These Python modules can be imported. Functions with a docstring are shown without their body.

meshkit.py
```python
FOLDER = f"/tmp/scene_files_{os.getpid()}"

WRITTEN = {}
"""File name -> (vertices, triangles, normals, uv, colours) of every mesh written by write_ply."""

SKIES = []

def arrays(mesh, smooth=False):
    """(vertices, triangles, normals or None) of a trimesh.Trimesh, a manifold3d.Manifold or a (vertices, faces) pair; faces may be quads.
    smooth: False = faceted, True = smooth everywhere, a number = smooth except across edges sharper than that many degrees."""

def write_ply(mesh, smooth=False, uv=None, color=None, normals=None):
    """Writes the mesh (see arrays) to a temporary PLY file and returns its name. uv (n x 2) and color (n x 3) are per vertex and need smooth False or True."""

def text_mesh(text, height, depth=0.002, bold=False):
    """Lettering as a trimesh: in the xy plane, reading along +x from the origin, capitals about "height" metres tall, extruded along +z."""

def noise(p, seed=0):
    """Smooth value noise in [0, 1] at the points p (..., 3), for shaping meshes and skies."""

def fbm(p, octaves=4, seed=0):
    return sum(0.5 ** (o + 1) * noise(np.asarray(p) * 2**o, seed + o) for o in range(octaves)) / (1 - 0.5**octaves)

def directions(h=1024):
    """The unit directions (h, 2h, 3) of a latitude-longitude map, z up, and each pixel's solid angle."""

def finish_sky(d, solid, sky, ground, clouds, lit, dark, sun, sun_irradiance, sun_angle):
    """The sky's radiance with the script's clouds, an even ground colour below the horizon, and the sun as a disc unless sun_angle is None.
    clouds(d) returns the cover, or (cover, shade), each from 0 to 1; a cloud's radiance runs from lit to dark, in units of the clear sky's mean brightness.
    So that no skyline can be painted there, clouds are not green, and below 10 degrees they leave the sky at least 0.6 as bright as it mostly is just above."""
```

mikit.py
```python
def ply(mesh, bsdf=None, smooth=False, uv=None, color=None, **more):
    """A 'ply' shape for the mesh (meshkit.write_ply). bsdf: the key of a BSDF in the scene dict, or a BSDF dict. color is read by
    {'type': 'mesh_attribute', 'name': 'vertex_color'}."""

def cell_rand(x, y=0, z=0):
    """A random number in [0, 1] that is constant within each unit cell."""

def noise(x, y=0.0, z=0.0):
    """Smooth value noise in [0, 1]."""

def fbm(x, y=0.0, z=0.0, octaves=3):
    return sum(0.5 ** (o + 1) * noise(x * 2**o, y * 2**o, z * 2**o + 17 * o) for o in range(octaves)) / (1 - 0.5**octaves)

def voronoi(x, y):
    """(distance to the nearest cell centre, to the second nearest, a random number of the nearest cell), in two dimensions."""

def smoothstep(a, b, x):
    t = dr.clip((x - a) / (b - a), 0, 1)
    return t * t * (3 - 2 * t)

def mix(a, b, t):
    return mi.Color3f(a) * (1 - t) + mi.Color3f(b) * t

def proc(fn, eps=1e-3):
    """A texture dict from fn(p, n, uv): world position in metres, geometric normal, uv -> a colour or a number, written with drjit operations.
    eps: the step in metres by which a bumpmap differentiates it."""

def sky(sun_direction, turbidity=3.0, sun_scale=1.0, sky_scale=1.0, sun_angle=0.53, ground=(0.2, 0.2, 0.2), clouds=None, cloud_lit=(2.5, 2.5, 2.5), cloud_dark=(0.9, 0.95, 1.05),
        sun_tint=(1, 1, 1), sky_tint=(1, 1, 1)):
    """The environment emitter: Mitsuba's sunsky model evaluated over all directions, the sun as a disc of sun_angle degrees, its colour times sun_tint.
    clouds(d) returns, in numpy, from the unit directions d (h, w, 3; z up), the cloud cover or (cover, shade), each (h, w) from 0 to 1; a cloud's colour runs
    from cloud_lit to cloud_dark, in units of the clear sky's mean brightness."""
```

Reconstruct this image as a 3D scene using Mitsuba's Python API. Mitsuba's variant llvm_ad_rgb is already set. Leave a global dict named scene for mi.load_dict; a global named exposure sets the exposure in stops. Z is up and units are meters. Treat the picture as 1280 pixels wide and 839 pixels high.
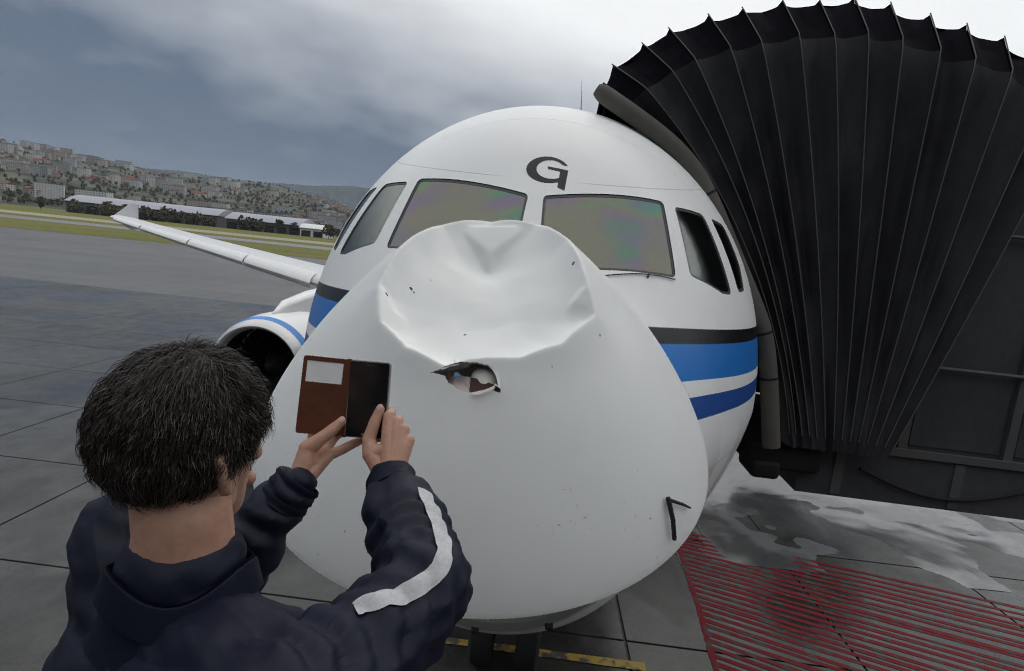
import math
import numpy as np
import trimesh
import shapely
import shapely.geometry as sg
import manifold3d as m3
import drjit as dr
import mitsuba as mi
import mikit
import meshkit
from mikit import cell_rand, proc, noise, fbm, smoothstep, mix
from scipy.interpolate import PchipInterpolator, CubicSpline
from scipy.optimize import fsolve
from scipy.ndimage import gaussian_filter, map_coordinates
from scipy import sparse
from scipy.sparse.linalg import spsolve

T = mi.ScalarTransform4f
rng = np.random.default_rng(7)
HC = 6.1                       # eye height of the photographer above the apron
scene, labels = {'type': 'scene'}, {}

# ------------------------------------------------------------------ camera, sky, exposure
PITCH, ROLL, FOC = math.radians(8.3), math.radians(5.8), 727.0 / 1280.0
fw = np.array([0, math.cos(PITCH), -math.sin(PITCH)])
dn0 = np.cross(fw, [1.0, 0, 0])
upv = -(math.sin(ROLL) * np.array([1.0, 0, 0]) + math.cos(ROLL) * dn0)
EYE = np.array([0, 0, HC])
exposure = 1.55
HAZE = 4.8e-5
scene['camera'] = {
    'type': 'perspective', 'fov_axis': 'x', 'fov': math.degrees(2 * math.atan(0.5 / FOC)),
    'near_clip': 0.05, 'far_clip': 40000.0,
    'medium': {'type': 'ref', 'id': 'haze_air'},
    'to_world': T().look_at(origin=EYE.tolist(), target=(EYE + fw).tolist(), up=upv.tolist()),
}


def cloud_cover(d):
    el = np.degrees(np.arcsin(np.clip(d[..., 2], -1, 1)))
    az = np.degrees(np.arctan2(d[..., 0], d[..., 1]))
    k = 1.0 / (np.maximum(d[..., 2], 0) + 0.22)
    q = np.stack([d[..., 0] * k * 1.5, d[..., 1] * k * 1.5, d[..., 2] * 0 + 3.1], -1)
    n1 = meshkit.fbm(q * 1.1, 5, 3)
    n2 = meshkit.fbm(q * 3.1 + 9, 4, 8)
    n3 = meshkit.fbm(np.stack([az / 26.0, el / 5.0, az * 0 + 1.3], -1), 4, 21)
    ahead = np.clip(0.5 + 0.75 * np.cos(np.radians(az - 12.0)), 0, 1)      # the break in the clouds is ahead, the bank behind is thick
    e = el + 8.0 * (n1 - 0.5) + 7.0 * (n3 - 0.5) + 5.5 * np.clip((az + 6) / 30.0, -1, 1) * (np.abs(az) < 120) - 16.0 * (1 - ahead)
    t = np.clip((e - 6.0) / 17.0, 0, 1)
    shade = 1 - t ** 1.3
    shade = shade + 0.34 * (n2 - 0.5) * np.clip(el / 12, 0, 1) * (0.35 + shade)
    return np.ones(el.shape), np.clip(shade, 0, 1)


scene['sky'] = mikit.sky([0.22, 0.50, 0.84], turbidity=3, sun_scale=0.05, sun_angle=44, clouds=cloud_cover,
                         cloud_lit=(3.75, 3.82, 3.86), cloud_dark=(0.42, 0.58, 0.88), ground=(0.12, 0.12, 0.12))

# ------------------------------------------------------------------ helpers


def numbered(key):
    if key not in scene and key not in labels:
        return key
    k = 1
    while f'{key}_{k:03d}' in scene or f'{key}_{k:03d}' in labels:
        k += 1
    return f'{key}_{k:03d}'


def thing(name, label, cat, group=None):
    key = numbered(name)
    labels[key] = {'label': label, 'category': cat}
    if group:
        labels[key]['group'] = group
    return key


def add(name, mesh, bsdf, parent=None, smooth=False, label=None, **more):
    key = numbered(f'{parent}__{name}' if parent else name)
    scene[key] = mikit.ply(mesh, bsdf, smooth=smooth, **more)
    if label:
        labels[key] = {'label': label}
    return key


def structure(name, mesh, bsdf, label=None, smooth=False, kind='structure', cat=None, **more):
    key = add(name, mesh, bsdf, None, smooth, **more)
    labels[key] = {'kind': kind}
    if label:
        labels[key]['label'] = label
    if cat:
        labels[key]['category'] = cat
    return key


def cat_(ms):
    return trimesh.util.concatenate(ms)


def box(x0, x1, y0, y1, z0, z1):
    b = trimesh.creation.box(extents=(x1 - x0, y1 - y0, z1 - z0))
    b.apply_translation(((x0 + x1) / 2, (y0 + y1) / 2, (z0 + z1) / 2))
    return b


def rbox(ext, r=0.01, seg=8):
    """rounded box, centred"""
    e = np.maximum(np.asarray(ext, float) / 2 - r, 1e-4)
    s = m3.Manifold.sphere(r, seg)
    parts = [s.translate([a * e[0], b * e[1], c * e[2]]) for a in (-1, 1) for b in (-1, 1) for c in (-1, 1)]
    return tm(m3.Manifold.batch_hull(parts))


def tm(man):
    m = man.to_mesh()
    return trimesh.Trimesh(m.vert_properties[:, :3], m.tri_verts, process=True)


def tube(points, radii, sides=12, closed_ends=True):
    p = np.asarray(points, float)
    r = np.broadcast_to(np.asarray(radii, float), (len(p),))
    t = np.gradient(p, axis=0)
    t /= np.linalg.norm(t, axis=1, keepdims=True) + 1e-12
    a = np.zeros_like(p)
    ref = np.array([0, 0, 1.0]) if abs(t[0, 2]) < 0.9 else np.array([1.0, 0, 0])
    a[0] = np.cross(t[0], ref)
    for i in range(1, len(p)):
        a[i] = a[i - 1] - t[i] * (a[i - 1] @ t[i])
        a[i] /= np.linalg.norm(a[i]) + 1e-12
    a[0] /= np.linalg.norm(a[0])
    b = np.cross(t, a)
    ang = np.arange(sides) * 2 * np.pi / sides
    v = p[:, None] + r[:, None, None] * (np.cos(ang)[None, :, None] * a[:, None] + np.sin(ang)[None, :, None] * b[:, None])
    n = len(p)
    f = []
    for i in range(n - 1):
        for j in range(sides):
            k = (j + 1) % sides
            f += [[i * sides + j, i * sides + k, (i + 1) * sides + k], [i * sides + j, (i + 1) * sides + k, (i + 1) * sides + j]]
    v = v.reshape(-1, 3)
    if closed_ends:
        v = np.vstack([v, p[0], p[-1]])
        c0, c1 = len(v) - 2, len(v) - 1
        for j in range(sides):
            k = (j + 1) % sides
            f += [[c0, k, j], [c1, (n - 1) * sides + j, (n - 1) * sides + k]]
    m = trimesh.Trimesh(v, f, process=False)
    m.fix_normals()
    return m


def grid_mesh(P):
    n, k = P.shape[:2]
    idx = np.arange(n * k).reshape(n, k)
    a, b, c, d = idx[:-1, :-1].ravel(), idx[:-1, 1:].ravel(), idx[1:, 1:].ravel(), idx[1:, :-1].ravel()
    f = np.vstack([np.stack([a, b, c], 1), np.stack([a, c, d], 1)])
    return trimesh.Trimesh(P.reshape(-1, 3), f, process=False)


def plate(poly3, thick, direction):
    """flat polygon given by 3D points (convex or not, nearly planar) extruded along direction"""
    P = np.asarray(poly3, float)
    c = P.mean(0)
    n = np.asarray(direction, float) / np.linalg.norm(direction)
    u = np.cross(n, [0.3, 0.1, 1.0])
    u /= np.linalg.norm(u)
    w = np.cross(n, u)
    q = np.stack([(P - c) @ u, (P - c) @ w], 1)
    m = trimesh.creation.extrude_polygon(sg.Polygon(q).buffer(0), thick, engine='earcut')
    M = np.eye(4)
    M[:3, 0], M[:3, 1], M[:3, 2], M[:3, 3] = u, w, n, c
    m.apply_transform(M)
    return m


def skeleton(bones, res=0.012, taubin=10):
    """one continuous surface from bones [(p0, r0, p1, r1), ...]"""
    parts = []
    for p0, r0, p1, r1 in bones:
        a = m3.Manifold.sphere(r0, 20).translate(list(map(float, p0)))
        b = m3.Manifold.sphere(r1, 20).translate(list(map(float, p1)))
        parts.append(m3.Manifold.batch_hull([a, b]))
    u = m3.Manifold.batch_boolean(parts, m3.OpType.Add)
    u = u.refine_to_length(res)
    m = tm(u)
    trimesh.smoothing.filter_taubin(m, iterations=taubin)
    return m


def rgb(*v):
    return {'type': 'rgb', 'value': list(v)}


def principled(color, rough=0.5, metallic=0.0, **k):
    if isinstance(color, (tuple, list)):
        color = rgb(*color)
    if isinstance(rough, (int, float)):
        rough = float(rough)
    return {'type': 'principled', 'base_color': color, 'roughness': rough, 'metallic': float(metallic), **k}


def two(b, back=None):
    d = {'type': 'twosided', 'a': b}
    if back is not None:
        d['b'] = back
    return d


# ------------------------------------------------------------------ materials
def m_(key, b):
    scene[key] = b


def concrete_color(p, n, uv):
    a = fbm(p.x * 0.22, p.y * 0.22, 1.0, 4)
    b = fbm(p.x * 2.3, p.y * 2.3, 5.0, 4)
    c = fbm(p.x * 26.0, p.y * 26.0, 9.0, 2)
    wet = smoothstep(0.42, 0.56, fbm(p.x * 0.31 + 7.0, p.y * 0.31, 2.0, 4))
    v = 0.052 + 0.034 * (a - 0.5) + 0.045 * (b - 0.5) + 0.022 * (c - 0.5)
    v = v * (1.0 - 0.30 * wet)
    oil = smoothstep(0.60, 0.72, fbm(p.x * 0.8 + 20.0, p.y * 0.35, 4.0, 4))
    v = v * (1.0 - 0.4 * oil)
    return mi.Color3f(v, v * 0.985, v * 0.95)


def concrete_rough(p, n, uv):
    wet = smoothstep(0.42, 0.56, fbm(p.x * 0.31 + 7.0, p.y * 0.31, 2.0, 4))
    pud = smoothstep(0.46, 0.55, fbm(p.x * 0.55 + 3.0, p.y * 0.55 + 11.0, 2.0, 4))
    return dr.clip(0.40 - 0.10 * wet - 0.15 * pud + 0.1 * (fbm(p.x * 9.0, p.y * 9.0, 1.0, 2) - 0.5), 0.035, 0.8)


m_('concrete_mat', principled(proc(concrete_color), proc(concrete_rough), specular=0.42))
def far_concrete(p, n, uv):
    a = fbm(p.x * 0.05, p.y * 0.16, 1.0, 4)
    x, y = (p.x + 0.045 * p.y - 1.95) / 7.8, (p.y - 0.045 * p.x - 1.02) / 7.8
    j = dr.maximum(smoothstep(0.010, 0.004, dr.abs(x - dr.round(x))), smoothstep(0.014, 0.006, dr.abs(y - dr.round(y))))
    t = cell_rand(dr.floor(x + 0.5), dr.floor(y + 0.5), 2.0)
    v = (0.085 + 0.04 * (a - 0.5) + 0.018 * (t - 0.5)) * (1.0 - 0.55 * j)
    return mi.Color3f(v * 1.0, v * 0.985, v * 0.975)


def far_rough(p, n, uv):
    return dr.clip(0.44 + 0.22 * (fbm(p.x * 0.05, p.y * 0.2, 6.0, 3) - 0.5), 0.2, 0.8)


m_('far_concrete_mat', principled(proc(far_concrete), proc(far_rough), specular=0.5))
m_('joint_mat', principled((0.035, 0.033, 0.03), 0.45))


def asphalt_far(p, n, uv):
    a = fbm(p.x * 0.03, p.y * 0.06, 1.0, 4)
    v = 0.17 + 0.09 * (a - 0.5)
    return mi.Color3f(v * 1.02, v, v * 1.0)


m_('taxiway_mat', principled(proc(asphalt_far), 0.35))


def grass_color(p, n, uv):
    a = fbm(p.x * 0.05, p.y * 0.08, 1.0, 4)
    b = fbm(p.x * 0.9, p.y * 0.9, 3.0, 3)
    return mix(mi.Color3f(0.075, 0.082, 0.012), mi.Color3f(0.125, 0.115, 0.03), a) * (0.75 + 0.5 * b)


m_('grass_mat', principled(proc(grass_color), 0.9))


def drygrass_color(p, n, uv):
    a = fbm(p.x * 0.02, p.y * 0.08, 7.0, 4)
    return mix(mi.Color3f(0.20, 0.19, 0.12), mi.Color3f(0.28, 0.26, 0.20), a)


m_('dry_grass_mat', principled(proc(drygrass_color), 0.9))


def hill_color(p, n, uv):
    a = fbm(p.x * 0.012, p.y * 0.012, 1.0, 5)
    b = fbm(p.x * 0.05, p.y * 0.05, 4.0, 3)
    return mix(mi.Color3f(0.032, 0.040, 0.028), mi.Color3f(0.095, 0.090, 0.068), smoothstep(0.38, 0.65, a)) * (0.6 + 0.8 * b)


m_('hill_mat', principled(proc(hill_color), 0.95))


def mount_color(p, n, uv):
    a = fbm(p.x * 0.0016, p.y * 0.0016, 1.0, 5)
    return mix(mi.Color3f(0.014, 0.024, 0.034), mi.Color3f(0.032, 0.044, 0.050), a)


m_('mountain_mat', principled(proc(mount_color), 0.95))


# aircraft paint: uv.x = metres aft of the radome joint, uv.y = height relative to eye level
def fuselage_color(p, n, uv):
    s, z = uv.x, uv.y
    e = 0.0025

    def below(z0):
        return smoothstep(-e, e, z0 - z)
    k0 = -0.405 - 0.035 * (s - 0.5)
    k1 = -0.505 - 0.035 * (s - 0.5)
    b1 = -0.725 - 0.055 * (s - 0.4)
    d0 = -0.825 - 0.045 * (s - 0.4)
    d1 = -0.965 - 0.040 * (s - 0.4)
    grime = fbm(s * 1.3, z * 1.3, 2.0, 4)
    streak = fbm(s * 9.0, z * 0.9, 6.0, 3)
    w = mi.Color3f(0.83, 0.835, 0.83) * (0.95 + 0.05 * grime)
    low = smoothstep(-0.95, -1.7, z) * smoothstep(0.34, 0.62, streak)
    w = mix(w, mi.Color3f(0.40, 0.37, 0.34), 0.72 * low)
    c = mix(w, mi.Color3f(0.006, 0.006, 0.008), below(k0))
    c = mix(c, mi.Color3f(0.018, 0.165, 0.52), below(k1))
    c = mix(c, w, below(b1))
    c = mix(c, mi.Color3f(0.020, 0.075, 0.30), below(d0))
    c = mix(c, w, below(d1))
    # skin joints
    def line(x, x0, wd):
        return smoothstep(wd, wd * 0.4, dr.abs(x - x0))
    seam = dr.maximum(line(s, 1.93, 0.004), dr.maximum(line(s, 3.3, 0.004), line(s, 0.42, 0.003)))
    seam = dr.maximum(seam, line(z, 0.55 + 0.16 * (s - 1.2), 0.0035) * smoothstep(1.2, 1.25, s))
    seam = dr.maximum(seam, line(z, -1.35, 0.004))
    return mix(c, c * 0.45, 0.8 * seam)


def fuselage_rough(p, n, uv):
    return 0.27 + 0.16 * fbm(p.x * 3.0, p.y * 3.0, p.z * 3.0, 3)


m_('inside_mat', principled((0.04, 0.042, 0.045), 0.8))
m_('fuselage_mat', two(principled(proc(fuselage_color), proc(fuselage_rough), specular=0.35, clearcoat=0.08, clearcoat_gloss=0.9),
                       principled((0.03, 0.032, 0.034), 0.8)))
m_('wing_mat', principled((0.62, 0.63, 0.63), 0.3))
m_('slat_mat', principled((0.72, 0.72, 0.71), 0.28, 0.35))
m_('nacelle_mat', principled((0.78, 0.79, 0.79), 0.25, 0.0, clearcoat=0.4))
m_('blue_mat', principled((0.03, 0.20, 0.58), 0.3))
m_('lip_mat', principled((0.66, 0.66, 0.66), 0.25, 0.6))
m_('dark_mat', principled((0.012, 0.012, 0.013), 0.6))
m_('primer_mat', principled((0.19, 0.205, 0.17), 0.6))
m_('seal_mat', principled((0.035, 0.036, 0.036), 0.55))
m_('steel_mat', principled((0.42, 0.42, 0.42), 0.35, 0.8))
m_('tyre_mat', principled((0.018, 0.018, 0.018), 0.8))
m_('hub_mat', principled((0.55, 0.56, 0.55), 0.4))
m_('seat_mat', principled((0.05, 0.055, 0.07), 0.85))
m_('letter_mat', two(principled((0.010, 0.010, 0.013), 0.4, specular=0.3)))


def rad_color(p, n, uv):
    a = fbm(p.x * 3.0, p.y * 3.0, p.z * 3.0, 4)
    b = fbm(p.x * 17.0, p.y * 17.0, p.z * 5.0, 3)
    sp = fbm(p.x * 60.0, p.y * 60.0, p.z * 60.0, 2)
    v = mi.Color3f(0.81, 0.82, 0.81) * (0.955 + 0.05 * a + 0.03 * (b - 0.5))
    speck = smoothstep(0.80, 0.86, sp) * smoothstep(0.5, 0.62, a)
    return mix(v, mi.Color3f(0.30, 0.29, 0.27), 0.55 * speck)


def rad_rough(p, n, uv):
    return 0.24 + 0.20 * fbm(p.x * 5.0, p.y * 5.0, p.z * 5.0, 3)


m_('radome_mat', principled(proc(rad_color), proc(rad_rough), specular=0.45))


def film(p, n, uv):
    # thin conductive coating: interference colours that follow its thickness
    th = 0.9 + 2.2 * fbm(p.x * 2.1 + 4.0, p.y * 2.1, p.z * 3.2 + 2.0, 3)
    w = 6.2831853 * th
    base = mi.Color3f(0.5 + 0.5 * dr.cos(w * 1.00), 0.5 + 0.5 * 0.92 * dr.cos(w * 1.12 + 0.9), 0.5 + 0.5 * dr.cos(w * 1.30 + 1.5))
    amt = smoothstep(0.36, 0.62, fbm(p.x * 2.6 + 1.0, p.y * 2.6 + 8.0, p.z * 2.6, 2))
    return mix(mi.Color3f(0.258, 0.256, 0.205), mi.Color3f(0.130, 0.185, 0.195) + 0.130 * base, 0.75 * amt)


def glass_mix(key, refl):
    m_(key, {'type': 'blendbsdf', 'weight': 0.42,
             'a': {'type': 'thindielectric'},
             'b': two({'type': 'roughconductor', 'alpha': 0.03, 'specular_reflectance': refl})})


m_('windshield_mat', {'type': 'blendbsdf', 'weight': 0.62, 'a': {'type': 'thindielectric'},
                      'b': two({'type': 'roughconductor', 'alpha': 0.035, 'specular_reflectance': proc(film)})})
m_('side_glass_mat', {'type': 'blendbsdf', 'weight': 0.30, 'a': {'type': 'thindielectric'},
                      'b': two({'type': 'roughconductor', 'alpha': 0.03, 'specular_reflectance': rgb(0.5, 0.53, 0.50)})})


def fabric_fn(base):
    def fn(p, n, uv):
        a = fbm(p.x * 2.0, p.y * 2.0, p.z * 0.8, 4)
        b = fbm(p.x * 22.0, p.y * 22.0, p.z * 9.0, 2)
        return mi.Color3f(*base) * (0.6 + 0.7 * a + 0.25 * (b - 0.5))
    return fn


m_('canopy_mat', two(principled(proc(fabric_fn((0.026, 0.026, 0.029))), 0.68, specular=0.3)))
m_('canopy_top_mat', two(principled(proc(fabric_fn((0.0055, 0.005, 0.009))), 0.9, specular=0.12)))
m_('bumper_mat', principled(proc(fabric_fn((0.105, 0.098, 0.085))), 0.75))
m_('rib_mat', principled((0.085, 0.085, 0.085), 0.55))
m_('cab_mat', principled(proc(fabric_fn((0.060, 0.062, 0.068))), 0.5))
m_('tunnel_mat', principled((0.30, 0.31, 0.33), 0.5))
m_('rubber_mat', principled((0.008, 0.008, 0.009), 0.7))
m_('yellow_mat', principled((0.45, 0.30, 0.03), 0.6))


def worn(base, keep):
    def fn(p, n, uv):
        a = fbm(p.x * 7.0, p.y * 7.0, 3.0, 4)
        g = fbm(p.x * 0.22, p.y * 0.22, 1.0, 4)
        return mix(mi.Color3f(0.075, 0.072, 0.068), mi.Color3f(*base), smoothstep(keep - 0.14, keep + 0.1, a)) * (0.8 + 0.35 * g)
    return fn


m_('red_paint_mat', principled(proc(worn((0.19, 0.008, 0.016), 0.39)), 0.65, specular=0.18))
m_('yellow_paint_mat', principled(proc(worn((0.42, 0.28, 0.03), 0.46)), 0.45))

# person
def skin_fn(p, n, uv):
    a = fbm(p.x * 45.0, p.y * 45.0, p.z * 45.0, 3)
    b = fbm(p.x * 160.0, p.y * 160.0, p.z * 160.0, 2)
    return mix(mi.Color3f(0.40, 0.21, 0.145), mi.Color3f(0.53, 0.31, 0.225), a) * (0.92 + 0.16 * b)


m_('skin_mat', principled(proc(skin_fn), 0.48, specular=0.35))
m_('nail_mat', principled((0.58, 0.36, 0.29), 0.3))


def navy_fn(p, n, uv):
    a = fbm(p.x * 14.0, p.y * 14.0, p.z * 14.0, 3)
    b = fbm(p.x * 260.0, p.y * 260.0, p.z * 260.0, 2)
    return mi.Color3f(0.005, 0.007, 0.021) * (0.7 + 0.6 * a) * (0.75 + 0.5 * b)


m_('navy_mat', principled(proc(navy_fn), 0.58, specular=0.3))


def silver_fn(p, n, uv):
    b = fbm(p.x * 300.0, p.y * 300.0, p.z * 300.0, 2)
    a = fbm(p.x * 30.0, p.y * 30.0, p.z * 30.0, 3)
    return mi.Color3f(0.50, 0.51, 0.53) * (0.75 + 0.25 * a + 0.3 * (b - 0.5))


m_('silver_mat', two(principled(proc(silver_fn), 0.45)))
m_('hair_mat', two(principled((0.030, 0.023, 0.018), 0.42)))
m_('scalp_mat', principled((0.05, 0.04, 0.032), 0.8))
m_('trouser_mat', principled((0.02, 0.022, 0.028), 0.85))


def leather_fn(p, n, uv):
    a = fbm(p.x * 60.0, p.y * 60.0, p.z * 60.0, 3)
    return mix(mi.Color3f(0.085, 0.026, 0.012), mi.Color3f(0.135, 0.042, 0.018), a)


m_('leather_mat', principled(proc(leather_fn), 0.55))
m_('screen_mat', principled((0.010, 0.012, 0.015), 0.12, specular=0.5))
m_('phone_edge_mat', principled((0.35, 0.35, 0.36), 0.35, 0.7))
m_('flap_window_mat', principled((0.90, 0.92, 0.92), 0.25))
m_('deck_mat', principled((0.20, 0.20, 0.21), 0.6, 0.3))
m_('eye_mat', principled((0.6, 0.58, 0.55), 0.2))
m_('liner_mat', principled((0.52, 0.45, 0.43), 0.6))
m_('core_mat', principled((0.060, 0.022, 0.020), 0.75))
m_('white_liner_mat', principled((0.80, 0.78, 0.70), 0.5))
m_('wire_mat', principled((0.10, 0.22, 0.42), 0.4))
m_('inner_radome_mat', principled((0.045, 0.035, 0.03), 0.85))
m_('scuff_mat', principled((0.06, 0.055, 0.05), 0.7))

# houses and field
house_walls = [(0.56, 0.53, 0.48), (0.62, 0.61, 0.58), (0.46, 0.41, 0.36), (0.50, 0.42, 0.39), (0.40, 0.41, 0.42)]


def wall_fn(c):
    def fn(p, n, uv):
        h = p.x * 0.7 + p.y * 0.7
        u, v = h / 3.4 - dr.floor(h / 3.4), p.z / 3.1 - dr.floor(p.z / 3.1)
        win = smoothstep(0.28, 0.34, u) * smoothstep(0.80, 0.74, u) * smoothstep(0.30, 0.36, v) * smoothstep(0.84, 0.78, v)
        a = cell_rand(dr.floor(p.x / 60.0), dr.floor(p.y / 60.0), 3.0)
        return mi.Color3f(*c) * (0.72 + 0.4 * a) * (1.0 - 0.68 * win)
    return fn


for i_, c_ in enumerate(house_walls):
    m_(f'wall_mat_{i_}', principled(proc(wall_fn(c_)), 0.85))
m_('roof_red_mat', principled((0.17, 0.075, 0.055), 0.85))
m_('roof_grey_mat', principled((0.16, 0.155, 0.15), 0.8))
m_('hangar_roof_mat', principled((0.36, 0.37, 0.42), 0.6))
m_('hangar_wall_mat', principled((0.10, 0.10, 0.115), 0.7))
m_('hangar_white_mat', principled((0.68, 0.70, 0.70), 0.6))


def leaf_fn(p, n, uv):
    a = fbm(p.x * 0.15, p.y * 0.15, p.z * 0.15, 3)
    return mix(mi.Color3f(0.050, 0.052, 0.036), mi.Color3f(0.120, 0.100, 0.068), a)


m_('wood_mat', two(principled(proc(leaf_fn), 0.9)))

# ------------------------------------------------------------------ ground, airfield, hills


def sheet(x0, x1, y0, y1, z):
    return trimesh.Trimesh([[x0, y0, z], [x1, y0, z], [x1, y1, z], [x0, y1, z]], [[0, 1, 2], [0, 2, 3]], process=False)


structure('ground', sheet(-12000, 12000, -3000, 12000, -0.30), 'grass_mat')
apron = structure('apron', box(-400, 400, -80, 128, -0.28, -0.025), 'joint_mat')
labels[apron]['label'] = 'wet concrete apron under the nose of the airliner'
SL = 3.9                                     # slab pitch; the joints run slightly askew to the view
ca, sa = math.cos(-0.045), math.sin(-0.045)
slab_proto = None
for i in range(-13, 9):
    for j in range(0, 11):
        x0, y0 = 1.95 + SL * i, 1.02 + SL * j
        if abs(x0 + SL / 2) > 1.05 * (y0 + SL) + 8:
            continue
        b = rbox((SL - 0.035, SL - 0.035, 0.06), 0.012, 6)
        b.apply_transform(trimesh.transformations.rotation_matrix(rng.normal(0, 0.0006), [1, 0.4, 0]))
        b.apply_translation((x0 + SL / 2, y0 + SL / 2, -0.03 + rng.normal(0, 0.0008)))
        b.apply_transform(trimesh.transformations.rotation_matrix(-0.045, [0, 0, 1]))
        add('slab', b, 'concrete_mat', apron)
# surface beyond the slabs one can tell apart
add('far_paving', cat_([box(-400, 400, 44.2, 128, -0.03, -0.004), box(-400, -52.0, -80, 44.0, -0.03, -0.006), box(37.5, 400, -80, 44.0, -0.03, -0.006)]), 'far_concrete_mat', apron)

# red hatched keep-clear area by the boarding bridge
bound = np.array([[4.16, 12.45], [4.11, 11.91], [4.01, 10.94], [3.90, 9.86], [3.77, 8.96], [3.6, 7.6], [3.42, 6.2]])


def stripe(p, q, w, z=0.012, jitter=0.0):
    p, q = np.asarray(p, float), np.asarray(q, float)
    n = 14
    t = np.linspace(0, 1, n)[:, None]
    c = p + (q - p) * t
    d = (q - p) / np.linalg.norm(q - p)
    nrm = np.array([-d[1], d[0]])
    ww = w / 2 * (1 + 0.12 * rng.normal(size=(n, 1)))
    a, b = c + nrm * ww, c - nrm * ww
    P = np.zeros((n, 2, 3))
    P[:, 0, :2], P[:, 1, :2], P[..., 2] = a, b, z
    return grid_mesh(P)


bl = trimesh.util.concatenate([stripe(bound[i], bound[i + 1] + (bound[i + 1] - bound[i]) * 0.01, 0.10, 0.010) for i in range(len(bound) - 1)])
add('hatch_border', bl, 'red_paint_mat', apron)
for k in range(44):
    y = 12.95 - 0.19 * k + rng.normal(0, 0.012)
    xb = float(np.interp(-y, -bound[:, 1], bound[:, 0]))
    L = 8.5
    sl = -0.30 - 0.007 * k + rng.normal(0, 0.006)
    add('hatch_line', stripe((xb, y), (xb + L, y + sl * L), 0.085 + 0.03 * rng.random(), 0.007), 'red_paint_mat', apron)
# yellow stop bar and lead-in line ahead of the nose wheels
add('stop_bar', stripe((-1.6, 8.33), (2.55, 8.13), 0.16, 0.012), 'yellow_paint_mat', apron)
add('lead_in_line', stripe((0.62, 11.0), (2.9, 43.0), 0.16, 0.012), 'yellow_paint_mat', apron)

# standing water beside the hatched area
def water_fn(p, n, uv):
    a = fbm(p.x * 1.1, p.y * 1.1, 2.0, 4)
    return mix(mi.Color3f(0.060, 0.060, 0.062), mi.Color3f(0.140, 0.143, 0.152), smoothstep(0.36, 0.62, a))


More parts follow.
